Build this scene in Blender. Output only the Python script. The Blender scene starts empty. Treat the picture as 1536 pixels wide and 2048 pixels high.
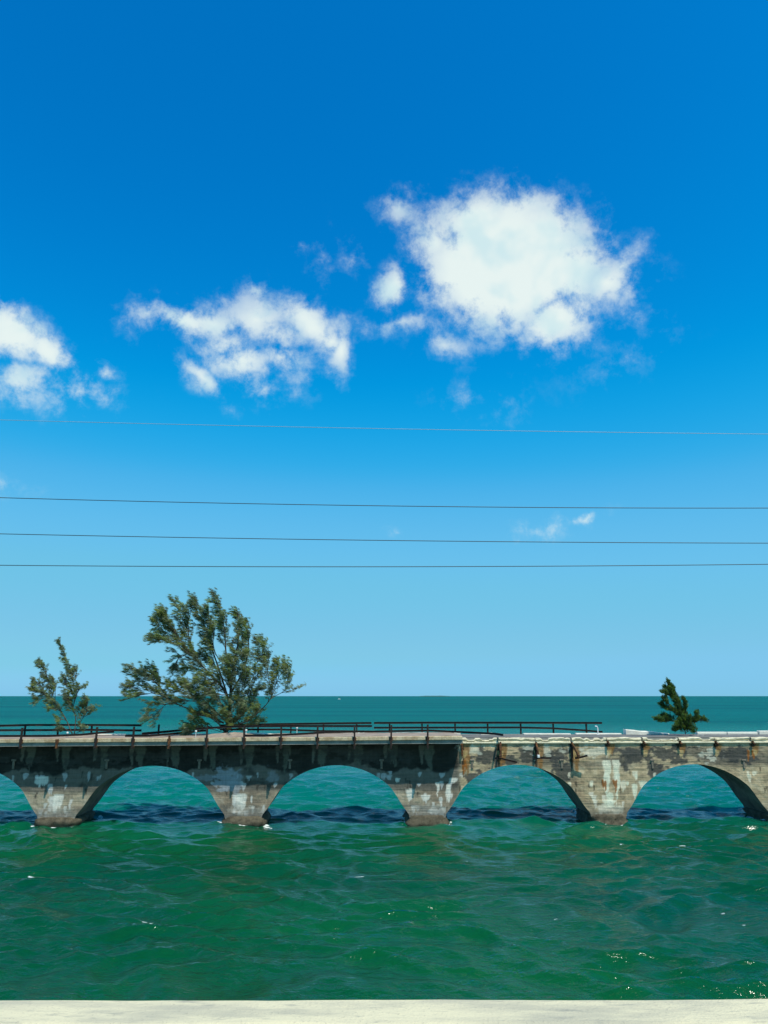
import bpy, math, random, time
import numpy as np
from mathutils import Vector, Matrix

random.seed(7)
T0 = time.time()
np.random.seed(7)
SC = bpy.context.scene
COL = SC.collection
R = math.radians

# ------------------------------------------------------------------ camera
F = 1538.0                      # focal length in photograph pixels
CAM_H = 9.1
PITCH = math.atan(368 / F)
cam = bpy.data.cameras.new('camera')
cam.sensor_fit = 'VERTICAL'
cam.sensor_height = 36.0
cam.sensor_width = 27.0
cam.lens = 36.0 * F / 2048.0
cam.clip_start = 0.1
cam.clip_end = 90000.0
camo = bpy.data.objects.new('camera', cam)
COL.objects.link(camo)
camo.location = (0, 0, CAM_H)
camo.rotation_euler = (math.pi / 2 + PITCH, 0, 0)
SC.camera = camo

# ------------------------------------------------------------------ sun, exposure
SUN_TRAVEL = Vector((-0.30, 0.40, -1.0)).normalized()
to_sun = -SUN_TRAVEL
SUN_EL = math.asin(to_sun.z)
SUN_AZ = math.atan2(to_sun.x, to_sun.y)          # clockwise from +Y
sl = bpy.data.lights.new('sun', 'SUN')
sl.energy = 4.6
sl.angle = R(0.5)
sl.color = (1.0, 0.95, 0.84)
so = bpy.data.objects.new('sun', sl)
COL.objects.link(so)
so.rotation_euler = SUN_TRAVEL.to_track_quat('-Z', 'Y').to_euler()
so.location = (20, -20, 60)

SC.view_settings.view_transform = 'Standard'
SC.view_settings.look = 'None'
SC.view_settings.exposure = 0.0
SC.view_settings.gamma = 1.0
SC.view_settings.use_curve_mapping = False
SC.cycles.max_bounces = 6
SC.cycles.diffuse_bounces = 3
SC.cycles.glossy_bounces = 3
SC.cycles.transparent_max_bounces = 8
SC.cycles.use_denoising = True


# ------------------------------------------------------------------ node helpers
class NT:
    def __init__(self, tree):
        self.t = tree
        tree.nodes.clear()

    def n(self, kind, **kw):
        nd = self.t.nodes.new(kind)
        for k, v in kw.items():
            setattr(nd, k, v)
        return nd

    def put(self, sock, val):
        if val is None:
            return
        if isinstance(val, (int, float)):
            sock.default_value = val
        elif isinstance(val, (tuple, list)):
            v = list(val)
            if sock.type == 'RGBA' and len(v) == 3:
                v = v + [1.0]
            sock.default_value = v
        else:
            self.t.links.new(val, sock)

    def math(self, op, a, b=None, c=None, clamp=False):
        nd = self.n('ShaderNodeMath', operation=op, use_clamp=clamp)
        self.put(nd.inputs[0], a)
        self.put(nd.inputs[1], b)
        self.put(nd.inputs[2], c)
        return nd.outputs[0]

    def vmath(self, op, a, b=None, out=0):
        nd = self.n('ShaderNodeVectorMath', operation=op)
        self.put(nd.inputs[0], a)
        self.put(nd.inputs[1], b)
        return nd.outputs[out]

    def noise(self, vec, scale, detail=4.0, rough=0.55, dist=0.0, out=0):
        nd = self.n('ShaderNodeTexNoise')
        self.put(nd.inputs['Vector'], vec)
        nd.inputs['Scale'].default_value = scale
        nd.inputs['Detail'].default_value = detail
        nd.inputs['Roughness'].default_value = rough
        nd.inputs['Distortion'].default_value = dist
        return nd.outputs[out]

    def mix(self, fac, a, b, blend='MIX'):
        nd = self.n('ShaderNodeMix', data_type='RGBA', blend_type=blend)
        self.put(nd.inputs['Factor'], fac)
        self.put(nd.inputs['A'], a) if False else None
        self.put(nd.inputs[6], a)
        self.put(nd.inputs[7], b)
        return nd.outputs[2]

    def rng(self, v, a, b, c=0.0, d=1.0, smooth=True):
        nd = self.n('ShaderNodeMapRange', interpolation_type='SMOOTHSTEP' if smooth else 'LINEAR')
        self.put(nd.inputs[0], v)
        nd.inputs[1].default_value = a
        nd.inputs[2].default_value = b
        nd.inputs[3].default_value = c
        nd.inputs[4].default_value = d
        return nd.outputs[0]


# ------------------------------------------------------------------ world: clear sky with scattered cumulus
def px_dir(px, py):
    x = (px - 768) / F
    y = -(py - 1024) / F
    d = Vector((x, math.cos(PITCH) - y * math.sin(PITCH), math.sin(PITCH) + y * math.cos(PITCH)))
    return d.normalized()


def az_el(px, py):
    d = px_dir(px, py)
    return math.atan2(d.x, d.y), math.asin(d.z)


w = bpy.data.worlds.new('World')
SC.world = w
w.use_nodes = True
t = NT(w.node_tree)
tc = t.n('ShaderNodeTexCoord').outputs['Generated']
sky = t.n('ShaderNodeTexSky', sky_type='NISHITA')
sky.sun_disc = False
sky.sun_elevation = SUN_EL
sky.sun_rotation = SUN_AZ
sky.altitude = 0
sky.air_density = 1.0
sky.dust_density = 0.3
sky.ozone_density = 6.0
crv = t.n('ShaderNodeRGBCurve')
for ch, pts in ((0, [(0, 0), (.105, .0006), (.128, .018), (.157, .080), (.20, .132), (.30, .175), (.445, .215), (.541, .225), (1, .55)]),
                (1, [(0, 0), (.132, .171), (.164, .232), (.235, .392), (.345, .515), (.594, .575), (1, .80)]),
                (2, [(0, 0), (.275, .546), (.33, .655), (.38, .740), (.437, .800), (.566, .840), (.639, .80), (1, .95)])):
    cu = crv.mapping.curves[ch]
    while len(cu.points) < len(pts):
        cu.points.new(0.5, 0.5)
    for p_, (x_, y_) in zip(cu.points, pts):
        p_.location = (x_, y_)
        p_.handle_type = 'AUTO_CLAMPED'
crv.mapping.update()
t.put(crv.inputs['Color'], t.vmath('SCALE', sky.outputs[0]))
crv.inputs['Color'].links[0].from_node.inputs['Scale'].default_value = 0.1
bg = t.n('ShaderNodeBackground')
t.put(bg.inputs[0], t.vmath('SCALE', crv.outputs[0]))
bg.inputs[0].links[0].from_node.inputs['Scale'].default_value = 10.0
bg.inputs[1].default_value = 0.10

sep = t.n('ShaderNodeSeparateXYZ')
t.put(sep.inputs[0], tc)
az = t.math('ARCTAN2', sep.outputs[0], sep.outputs[1])
el = t.math('ARCSINE', sep.outputs[2])
cmb = t.n('ShaderNodeCombineXYZ')
t.put(cmb.inputs[0], az)
t.put(cmb.inputs[1], el)
P0 = cmb.outputs[0]
wn = t.noise(tc, 13.0, 5.0, 0.6, out=1)
wv = t.vmath('SUBTRACT', wn, (0.5, 0.5, 0.5))
wv = t.vmath('MULTIPLY', wv, (0.050, 0.045, 0.0))
P1 = t.vmath('ADD', P0, wv)
# (centre px, centre py, radius x, radius y, weight, tilt in degrees)
BLOBS = [
    (1015, 525, 225, 165, 1.6, 0), (955, 440, 135, 85, 1.0, 0), (1095, 460, 130, 85, 1.0, 20),
    (1140, 540, 105, 125, 1.0, 0), (1115, 640, 110, 85, 1.0, 0), (920, 555, 135, 85, .9, 0),
    (1250, 575, 70, 90, .42, 0), (870, 480, 75, 95, .72, 0), (970, 630, 130, 60, .5, 0), (1235, 535, 80, 42, .55, -25), (1205, 570, 85, 75, .80, 0),
    (785, 575, 44, 66, .85, 15), (800, 415, 58, 40, .46, 0), (800, 655, 90, 24, .48, 0),
    (885, 690, 66, 40, .46, 20),
    (305, 625, 85, 45, .50, -15), (375, 640, 110, 42, .80, 12), (420, 650, 110, 52, .72, 0), (455, 690, 90, 60, .62, 0), (512, 640, 110, 68, .72, 0),
    (480, 722, 105, 58, .76, 0), (565, 715, 80, 50, .58, 20), (620, 650, 95, 44, .85, 30), (655, 680, 50, 50, .75, 30), (560, 670, 90, 50, .6, 0),
    (680, 705, 38, 70, .80, 8), (405, 762, 84, 28, .66, 38), (512, 585, 34, 44, .48, -20), (520, 775, 90, 30, .4, 0),
    (25, 668, 120, 68, 1.1, 20), (95, 705, 90, 48, .92, 30), (40, 765, 130, 62, .62, 0),
    (150, 780, 110, 58, .50, 0), (-90, 720, 150, 120, .9, 0), (212, 748, 34, 28, .5, 0),
    (640, 522, 20, 54, .26, 5), (600, 492, 22, 14, .24, 0), (706, 512, 24, 36, .24, 0),
    (935, 803, 34, 18, .12, 0), (1010, 808, 16, 22, .08, 0), (1172, 1031, 52, 20, .55, -8), (1085, 1058, 90, 24, .34, -8),
    (803, 1062, 34, 16, .32, 0), (15, 976, 60, 20, .30, 0), (1245, 705, 50, 24, .10, -20),
    # the same broken deck of cumulus carries on to both sides
    (-420, 640, 170, 90, .9, 0), (-640, 820, 120, 60, .7, 0), (1820, 690, 190, 100, .95, 0),
    (2150, 560, 150, 80, .8, 10),
]
dens = None
for (bx, by, rx, ry, wt, tilt) in BLOBS:
    c = az_el(bx, by)
    ex = az_el(bx + 10, by)
    ey = az_el(bx, by - 10)
    sx = abs(ex[0] - c[0]) / 10 * rx
    sy = abs(ey[1] - c[1]) / 10 * ry
    mp = t.n('ShaderNodeMapping', vector_type='TEXTURE')
    t.put(mp.inputs['Vector'], P1)
    mp.inputs['Location'].default_value = (c[0], c[1], 0)
    mp.inputs['Rotation'].default_value = (0, 0, -R(tilt))
    mp.inputs['Scale'].default_value = (sx, sy, 1)
    ln = t.vmath('LENGTH', mp.outputs[0], out=1)
    d = t.math('MULTIPLY_ADD', ln, -wt, wt)
    dens = d if dens is None else t.math('SMOOTH_MAX', dens, d, 0.12)
fb = t.noise(tc, 25.0, 10.0, 0.66, 0.10)
fbc = t.math('MULTIPLY_ADD', fb, 2.0, -1.0)
# solid hearts, and a thin ragged veil around and between them
dn = t.math('MULTIPLY_ADD', fbc, 1.05, dens)
core = t.rng(dn, 0.02, 0.68)
veil = t.rng(t.math('MULTIPLY_ADD', fbc, 1.4, dens), -0.12, 0.65, 0.0, 0.36)
alpha = t.math('MAXIMUM', core, veil)
alpha = t.math('MULTIPLY', alpha, t.rng(dens, -0.38, 0.10))
alpha = t.math('MULTIPLY', alpha, t.rng(dens, 0.0, 0.85, 0.38, 1.0))
fb2 = t.noise(t.vmath('ADD', tc, (0.010, 0.0, 0.018)), 14.0, 3.0, 0.5, 0.2)
fb1 = t.noise(tc, 14.0, 3.0, 0.5, 0.2)
lit = t.rng(t.math('SUBTRACT', fb1, fb2), -0.20, 0.05)
ccol = t.mix(lit, (0.70, 0.91, 0.94), (0.89, 1.0, 0.97))
cb = t.n('ShaderNodeBackground')
t.put(cb.inputs[0], ccol)
cb.inputs[1].default_value = 0.92
mx = t.n('ShaderNodeMixShader')
t.put(mx.inputs[0], t.math('MULTIPLY', alpha, 0.97))
t.put(mx.inputs[1], bg.outputs[0])
t.put(mx.inputs[2], cb.outputs[0])
w.cycles.sampling_method = 'MANUAL'
w.cycles.sample_map_resolution = 512
t.put(t.n('ShaderNodeOutputWorld').inputs[0], mx.outputs[0])


# ------------------------------------------------------------------ bridge frame: u along, v across (away), z up
YAW = R(2.0)
D0 = 60.0
EU = (math.cos(YAW), math.sin(YAW))
EV = (-math.sin(YAW), math.cos(YAW))


def W(u, v, z):
    return Vector((u * EU[0] + v * EV[0], D0 + u * EU[1] + v * EV[1], z))


def ray(px, py):
    x = (px - 768) / F
    y = -(py - 1024) / F
    return (x, math.cos(PITCH) - y * math.sin(PITCH), math.sin(PITCH) + y * math.cos(PITCH))


def on_v(px, py, v):
    """photo pixel -> (u, z) on the upright plane v"""
    d = ray(px, py)
    tt = (v + EV[1] * D0) / (EV[0] * d[0] + EV[1] * d[1])
    x, y = d[0] * tt, d[1] * tt - D0
    return (x * EU[0] + y * EU[1], d[2] * tt + CAM_H)


def on_z(px, py, z):
    """photo pixel -> (u, v) on the level plane z"""
    d = ray(px, py)
    tt = (z - CAM_H) / d[2]
    x, y = d[0] * tt, d[1] * tt - D0
    return (x * EU[0] + y * EU[1], x * EV[0] + y * EV[1])


# ------------------------------------------------------------------ object helpers
def tag(o, label=None, cat=None, group=None, kind=None):
    if label:
        o['label'] = label
    if cat:
        o['category'] = cat
    if group:
        o['group'] = group
    if kind:
        o['kind'] = kind
    return o


def mesh_obj(name, verts, faces, mat, parent=None, smooth=False, origin=None, yaw=0.0):
    me = bpy.data.meshes.new(name)
    me.from_pydata([tuple(v) for v in verts], [], faces)
    if mat:
        me.materials.append(mat)
    if smooth:
        me.polygons.foreach_set('use_smooth', [True] * len(me.polygons))
    o = bpy.data.objects.new(name, me)
    COL.objects.link(o)
    if origin is not None:
        o.location = origin
        o.rotation_euler = (0, 0, yaw)
    if parent:
        o.parent = parent
    return o


class MB:
    """mesh builder in bridge coordinates (u, v, z)"""

    def __init__(self):
        self.v = []
        self.f = []

    def box(self, u0, u1, v0, v1, z0, z1, zs=0.0, bev=0.0):
        """zs: rise of the box from u0 to u1"""
        b = len(self.v)
        if bev > 0:
            # chamfered box: 24 verts
            pts = []
            for su in (0, 1):
                for sv in (0, 1):
                    for sz in (0, 1):
                        for ax in range(3):
                            u = (u0, u1)[su]
                            v = (v0, v1)[sv]
                            z = (z0, z1)[sz]
                            if ax != 0:
                                u += bev * (1 if su == 0 else -1)
                            if ax != 1:
                                v += bev * (1 if sv == 0 else -1)
                            if ax != 2:
                                z += bev * (1 if sz == 0 else -1)
                            pts.append((u, v, z + (zs if su else 0)))
            self.v += pts

            def i(su, sv, sz, ax):
                return b + ((su * 2 + sv) * 2 + sz) * 3 + ax
            for s in (0, 1):
                q = [i(s, 0, 0, 0), i(s, 1, 0, 0), i(s, 1, 1, 0), i(s, 0, 1, 0)]
                self.f.append(q if s else q[::-1])
                q = [i(0, s, 0, 1), i(0, s, 1, 1), i(1, s, 1, 1), i(1, s, 0, 1)]
                self.f.append(q if s else q[::-1])
                q = [i(0, 0, s, 2), i(1, 0, s, 2), i(1, 1, s, 2), i(0, 1, s, 2)]
                self.f.append(q if s else q[::-1])
            for a in (0, 1):
                for c in (0, 1):
                    self.f.append([i(0, a, c, 1), i(1, a, c, 1), i(1, a, c, 2), i(0, a, c, 2)])
                    self.f.append([i(a, 0, c, 0), i(a, 1, c, 0), i(a, 1, c, 2), i(a, 0, c, 2)])
                    self.f.append([i(a, c, 0, 0), i(a, c, 1, 0), i(a, c, 1, 1), i(a, c, 0, 1)])
            for su in (0, 1):
                for sv in (0, 1):
                    for sz in (0, 1):
                        self.f.append([i(su, sv, sz, 0), i(su, sv, sz, 1), i(su, sv, sz, 2)])
            return self
        for (u, s) in ((u0, 0), (u1, zs)):
            for v in (v0, v1):
                for z in (z0, z1):
                    self.v.append((u, v, z + s))
        for q in ((0, 1, 3, 2), (4, 6, 7, 5), (0, 4, 5, 1), (2, 3, 7, 6), (0, 2, 6, 4), (1, 5, 7, 3)):
            self.f.append([b + k for k in q])
        return self

    def bar(self, pts, prof, up=(0, 0, 1)):
        """sweep a closed profile [(side, up)] along a polyline"""
        P = [Vector(p) for p in pts]
        n = len(prof)
        b = len(self.v)
        for k, p in enumerate(P):
            d = (P[min(k + 1, len(P) - 1)] - P[max(k - 1, 0)]).normalized()
            upv = Vector(up)
            if abs(d.dot(upv)) > 0.95:
                upv = Vector((0, 1, 0))
            s = d.cross(upv).normalized()
            q = s.cross(d).normalized()
            for (a, c) in prof:
                self.v.append(tuple(p + s * a + q * c))
        for k in range(len(P) - 1):
            for j in range(n):
                j2 = (j + 1) % n
                self.f.append([b + k * n + j, b + k * n + j2, b + (k + 1) * n + j2, b + (k + 1) * n + j])
        self.f.append([b + j for j in range(n)][::-1])
        self.f.append([b + (len(P) - 1) * n + j for j in range(n)])
        return self

    def tube(self, pts, rad, sides=7):
        P = [Vector(p) for p in pts]
        rr = rad if isinstance(rad, (list, tuple)) else [rad] * len(P)
        b = len(self.v)
        for k, p in enumerate(P):
            d = (P[min(k + 1, len(P) - 1)] - P[max(k - 1, 0)]).normalized()
            upv = Vector((0, 0, 1)) if abs(d.z) < 0.9 else Vector((0, 1, 0))
            s = d.cross(upv).normalized()
            q = s.cross(d)
            for j in range(sides):
                a = 2 * math.pi * j / sides
                self.v.append(tuple(p + s * (math.cos(a) * rr[k]) + q * (math.sin(a) * rr[k])))
        for k in range(len(P) - 1):
            for j in range(sides):
                j2 = (j + 1) % sides
                self.f.append([b + k * sides + j, b + k * sides + j2, b + (k + 1) * sides + j2, b + (k + 1) * sides + j])
        self.f.append([b + j for j in range(sides)][::-1])
        self.f.append([b + (len(P) - 1) * sides + j for j in range(sides)])
        return self

    def build(self, name, mat, parent=None, org=None, smooth=False):
        """org: bridge-frame origin; a parented part takes its thing's origin"""
        if parent is not None:
            o3 = parent['_o'] if '_o' in parent else ORG[parent.name]
        else:
            o3 = org
        vv = [(a - o3[0], b_ - o3[1], c - o3[2]) for (a, b_, c) in self.v]
        o = mesh_obj(name, vv, self.f, mat, parent, smooth)
        if parent is None:
            o.location = W(*o3)
            o.rotation_euler = (0, 0, YAW)
        ORG[o.name] = o3
        return o


ORG = {}


def empty(name, o3, label=None, cat=None, group=None):
    e = bpy.data.objects.new(name, None)
    COL.objects.link(e)
    e.location = W(*o3)
    e.rotation_euler = (0, 0, YAW)
    e.empty_display_size = 0.3
    ORG[e.name] = o3
    tag(e, label, cat, group)
    return e


# ------------------------------------------------------------------ numpy value noise
_tab = np.random.RandomState(3).rand(512, 512)


def vnoise(x, y):
    xi = np.floor(x).astype(int)
    yi = np.floor(y).astype(int)
    fx = x - xi
    fy = y - yi
    fx = fx * fx * (3 - 2 * fx)
    fy = fy * fy * (3 - 2 * fy)
    a = _tab[xi % 512, yi % 512]
    b = _tab[(xi + 1) % 512, yi % 512]
    c = _tab[xi % 512, (yi + 1) % 512]
    d = _tab[(xi + 1) % 512, (yi + 1) % 512]
    return (a * (1 - fx) + b * fx) * (1 - fy) + (c * (1 - fx) + d * fx) * fy


def fbm(x, y, o=4, g=0.5):
    s = 0
    a = 1
    tt = 0
    for k in range(o):
        s = s + a * vnoise(x * 2 ** k + 17.3 * k, y * 2 ** k + 9.1 * k)
        tt += a
        a *= g
    return s / tt


def sstep(a, b, x):
    k = np.clip((x - a) / (b - a), 0, 1)
    return k * k * (3 - 2 * k)


# ------------------------------------------------------------------ materials
def material(name):
    m = bpy.data.materials.new(name)
    m.use_nodes = True
    return m, NT(m.node_tree)


def principled(t, col, rough=0.85, normal=None, spec=0.3):
    p = t.n('ShaderNodeBsdfPrincipled')
    t.put(p.inputs['Base Color'], col)
    t.put(p.inputs['Roughness'], rough)
    p.inputs['Specular IOR Level'].default_value = spec
    if normal is not None:
        t.put(p.inputs['Normal'], normal)
    t.put(t.n('ShaderNodeOutputMaterial').inputs[0], p.outputs[0])
    return p


def bump(t, h, strength=0.5, dist=0.05):
    b = t.n('ShaderNodeBump')
    b.inputs['Strength'].default_value = strength
    b.inputs['Distance'].default_value = dist
    t.put(b.inputs['Height'], h)
    return b.outputs[0]


def concrete(name, base, dark, light=None, scale=1.0, stain=0.5, streak=0.0):
    m, t = material(name)
    geo = t.n('ShaderNodeNewGeometry').outputs['Position']
    n1 = t.noise(geo, 0.9 * scale, 6, 0.6)
    n2 = t.noise(geo, 7.0 * scale, 5, 0.65)
    n3 = t.noise(geo, 40.0 * scale, 3, 0.6)
    c = t.mix(t.rng(n1, 0.35, 0.7, 0, stain), base, dark)
    if streak > 0:
        st = t.noise(t.vmath('MULTIPLY', geo, (5.0, 5.0, 0.5)), 1.0, 4, 0.6)
        c = t.mix(t.rng(st, 0.5, 0.72, 0, streak), c, dark)
    if light:
        c = t.mix(t.rng(n2, 0.56, 0.75, 0, 0.6), c, light)
    c = t.mix(t.rng(n2, 0.5, 0.3, 0, 0.35), c, dark)
    g = t.math('MULTIPLY_ADD', n3, 0.4, 0.8)
    c = t.mix(1.0, c, t.n('ShaderNodeCombineColor').outputs[0] if False else c, 'MIX')
    vv = t.n('ShaderNodeHueSaturation')
    t.put(vv.inputs['Color'], c)
    t.put(vv.inputs['Value'], g)
    h = t.math('ADD', n2, t.math('MULTIPLY', n3, 0.4))
    principled(t, vv.outputs[0], 0.92, bump(t, h, 0.6, 0.04), 0.2)
    return m


# weathered arch concrete: stains and some painted shade come from a colour attribute laid out on the wall itself
m_wall, t = material('weathered_arch_concrete')
at = t.n('ShaderNodeAttribute', attribute_name='stain')
geo = t.n('ShaderNodeNewGeometry').outputs['Position']
brd = t.noise(t.vmath('MULTIPLY', geo, (0.35, 0.35, 9.0)), 1.0, 3, 0.55)
fine = t.noise(geo, 11.0, 5, 0.65)
vert = t.noise(t.vmath('MULTIPLY', geo, (7.0, 7.0, 0.9)), 1.0, 4, 0.6)
val = t.math('MULTIPLY_ADD', brd, 0.55, 0.42)
val = t.math('ADD', val, t.math('MULTIPLY_ADD', fine, 0.36, -0.10))
val = t.math('ADD', val, t.math('MULTIPLY_ADD', vert, 0.5, -0.20))
hs = t.n('ShaderNodeHueSaturation')
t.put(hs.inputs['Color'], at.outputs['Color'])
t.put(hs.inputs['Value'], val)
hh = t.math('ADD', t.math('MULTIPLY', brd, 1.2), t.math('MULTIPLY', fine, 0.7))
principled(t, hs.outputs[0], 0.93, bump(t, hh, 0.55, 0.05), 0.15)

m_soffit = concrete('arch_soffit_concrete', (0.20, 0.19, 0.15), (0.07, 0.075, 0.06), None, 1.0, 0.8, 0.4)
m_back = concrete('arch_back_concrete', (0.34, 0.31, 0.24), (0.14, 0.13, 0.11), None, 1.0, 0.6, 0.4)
m_foot = concrete('barnacled_footing', (0.115, 0.098, 0.065), (0.026, 0.023, 0.015), (0.34, 0.31, 0.23), 2.6, 0.75)
m_fascia = concrete('tan_edge_beam', (0.62, 0.51, 0.33), (0.27, 0.165, 0.075), (0.74, 0.68, 0.50), 1.6, 0.75, 0.35)
m_slab = concrete('deck_slab_side', (0.30, 0.30, 0.26), (0.12, 0.13, 0.11), None, 1.5, 0.6, 0.3)
m_cream = concrete('cream_broken_concrete', (0.80, 0.72, 0.50), (0.32, 0.25, 0.15), (0.84, 0.80, 0.64), 1.6, 0.35)
m_white = concrete('bleached_concrete', (0.80, 0.77, 0.66), (0.50, 0.46, 0.36), (0.84, 0.82, 0.74), 1.2, 0.35)
m_deckL = concrete('dusty_pink_roadway', (0.34, 0.27, 0.21), (0.17, 0.135, 0.105), (0.42, 0.36, 0.29), 0.9, 0.7)
m_asph = concrete('grey_old_asphalt', (0.17, 0.165, 0.15), (0.09, 0.09, 0.085), (0.24, 0.23, 0.21), 1.0, 0.6)
m_barrier = None
m_drain = concrete('calcite_crusted_drain', (0.22, 0.19, 0.145), (0.09, 0.08, 0.06), (0.40, 0.38, 0.31), 3.0, 0.6)

m_rust, t = material('rusted_rail_steel')
geo = t.n('ShaderNodeNewGeometry').outputs['Position']
n1 = t.noise(geo, 5.0, 5, 0.65)
c = t.mix(t.rng(n1, 0.4, 0.75), (0.020, 0.014, 0.012), (0.055, 0.030, 0.020))
principled(t, c, 0.8, bump(t, n1, 0.4, 0.02), 0.3)

m_rusty, t = material('orange_rust_steel')
geo = t.n('ShaderNodeNewGeometry').outputs['Position']
n1 = t.noise(geo, 6.0, 5, 0.65)
c = t.mix(t.rng(n1, 0.35, 0.7), (0.04, 0.022, 0.015), (0.20, 0.085, 0.03))
principled(t, c, 0.85, bump(t, n1, 0.5, 0.02), 0.25)

m_wpaint, t = material('chalky_white_paint')
geo = t.n('ShaderNodeNewGeometry').outputs['Position']
n1 = t.noise(geo, 9.0, 4, 0.6)
principled(t, t.mix(t.rng(n1, 0.45, 0.7), (0.80, 0.80, 0.76), (0.55, 0.53, 0.48)), 0.6)

# ------------------------------------------------------------------ water
PIER0, PSTEP, PHALF = 3.2, 13.45, 1.32
PIERS = [PIER0 + PSTEP * k for k in range(-4, 5)]


def graded(lo, dense0, dense1, hi, step, g=1.045):
    a = list(np.arange(dense0, dense1 + step / 2, step))
    s = step
    x = a[-1]
    up = []
    while x < hi:
        s *= g
        x += s
        up.append(x)
    s = step
    x = a[0]
    dn_ = []
    while x > lo:
        s *= g
        x -= s
        dn_.append(x)
    return np.array(dn_[::-1] + a + up)


def make_water():
    xs = graded(-45000, -36, 36, 45000, 0.15, 1.06)
    ys = graded(-4000, 22, 84, 60000, 0.15, 1.03)
    X, Y = np.meshgrid(xs.astype(np.float32), ys.astype(np.float32))
    dx = np.gradient(xs)[None, :] * np.ones_like(X)
    dy = np.gradient(ys)[:, None] * np.ones_like(X)
    sp = np.maximum(dx, dy)
    rs = np.random.RandomState(11)
    Z = np.zeros_like(X)
    XO = np.zeros_like(X)
    YO = np.zeros_like(X)
    wx = X + 1.2 * (fbm(X * 0.11, Y * 0.11, 2) - 0.5) * 4
    wy = Y + 1.2 * (fbm(X * 0.13 + 50, Y * 0.13 + 9, 2) - 0.5) * 4
    gust = 0.55 + 0.9 * fbm(X * 0.045 + 5, Y * 0.07 + 3, 3)
    main = R(78)
    for k in range(56):
        lam = 0.55 * (5.6 / 0.55) ** (rs.rand() ** 1.0)
        th = main + rs.randn() * R(27)
        kk = 2 * math.pi / lam
        amp = 0.0102 * lam ** 0.82
        ph = rs.rand() * 6.283
        arg = kk * (math.cos(th) * wx + math.sin(th) * wy) + ph
        fade = np.clip((lam / sp - 2.5) / 3.0, 0, 1)
        a = amp * fade * gust
        Z += a * np.sin(arg)
        XO += 0.75 * a * math.cos(th) * np.cos(arg)
        YO += 0.75 * a * math.sin(th) * np.cos(arg)
    # foam: broken rings where the piers stand, and a few spilling crests
    U = X * EU[0] + (Y - D0) * EU[1]
    V = X * EV[0] + (Y - D0) * EV[1]
    foam = np.zeros_like(X)
    fn = fbm(X * 1.9, Y * 1.9, 4, 0.6)
    near = (np.abs(V) < 12) & (np.abs(U) < 60)
    for p in PIERS:
        du = np.maximum(np.abs(U - p) - 1.45, 0)
        dv = np.maximum(np.abs(V - 1.95) - 2.1, 0)
        d = np.sqrt(du ** 2 + dv ** 2)
        foam = np.maximum(foam, 0.95 * np.where(near, sstep(0.55, 0.0, d + (0.62 - fn) * 2.6), 0))
    crest = sstep(0.27, 0.38, Z) * sstep(0.66, 0.76, fbm(X * 0.30 + 31, Y * 0.42 + 7, 3)) * sstep(0.48, 0.62, fn)
    crest = crest * (sp < 0.6)
    foam = np.maximum(foam, 0.55 * crest)
    spots = [(124, 1703), (1175, 1722), (1130, 1737), (1205, 1720), (1085, 1839), (1110, 1841), (1160, 1838), (1180, 1837),
             (1450, 1828), (1470, 1835), (1485, 1848), (1402, 1812), (1070, 1893), (157, 1897), (212, 1963), (720, 1757),
             (590, 1675), (450, 1675), (300, 1842), (882, 1708), (930, 1724), (60, 1752), (1305, 1777), (1365, 1690), (1240, 1690),
             (1118, 1683), (20, 1662), (800, 1960), (760, 1905), (1500, 1880)]
    for (px, py) in spots:
        d = ray(px, py)
        tt = -CAM_H / d[2]
        cx, cy = d[0] * tt, d[1] * tt
        lx = 0.18 + 0.34 * rs.rand()
        ly = 0.07 + 0.08 * rs.rand()
        q = np.exp(-((X - cx) / lx) ** 2 - ((Y - cy) / ly) ** 2)
        foam = np.maximum(foam, 0.8 * q * sstep(0.42, 0.62, fbm(X * 4.1 + cx, Y * 6.0, 3)))
    nx, ny = len(xs), len(ys)
    co = np.stack([X + XO, Y + YO, Z], -1).reshape(-1, 3).astype(np.float32)
    me = bpy.data.meshes.new('sea')
    me.vertices.add(nx * ny)
    me.vertices.foreach_set('co', co.ravel())
    i = np.arange(nx * ny).reshape(ny, nx)
    q = np.stack([i[:-1, :-1], i[:-1, 1:], i[1:, 1:], i[1:, :-1]], -1).reshape(-1, 4)
    nf = len(q)
    me.loops.add(nf * 4)
    me.loops.foreach_set('vertex_index', q.ravel().astype(np.int32))
    me.polygons.add(nf)
    me.polygons.foreach_set('loop_start', np.arange(0, nf * 4, 4, dtype=np.int32))
    me.polygons.foreach_set('loop_total', np.full(nf, 4, dtype=np.int32))
    me.polygons.foreach_set('use_smooth', np.ones(nf, dtype=bool))
    me.update(calc_edges=True)
    a = me.attributes.new('foam', 'FLOAT', 'POINT')
    a.data.foreach_set('value', foam.ravel().astype(np.float32))
    m, t = material('green_sea_water')
    pos = t.n('ShaderNodeNewGeometry').outputs['Position']
    s = t.n('ShaderNodeSeparateXYZ')
    t.put(s.inputs[0], pos)
    # body colour by distance: green by the bridges, bluer farther out
    big = t.noise(t.vmath('MULTIPLY', pos, (0.035, 0.05, 0.0)), 1.0, 4, 0.55)
    dist_mix = t.rng(t.math('ADD', s.outputs[1], t.math('MULTIPLY_ADD', big, 24.0, -12.0)), 50.0, 80.0)
    c = t.mix(t.rng(big, 0.3, 0.7), (0.0006, 0.048, 0.016), (0.0024, 0.080, 0.019))
    c = t.mix(dist_mix, c, (0.0008, 0.142, 0.100))
    far = t.noise(t.vmath('MULTIPLY', pos, (0.0018, 0.010, 0.0)), 1.0, 3, 0.5)
    c = t.mix(t.rng(s.outputs[1], 120.0, 420.0), c, (0.0004, 0.120, 0.116))
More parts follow.
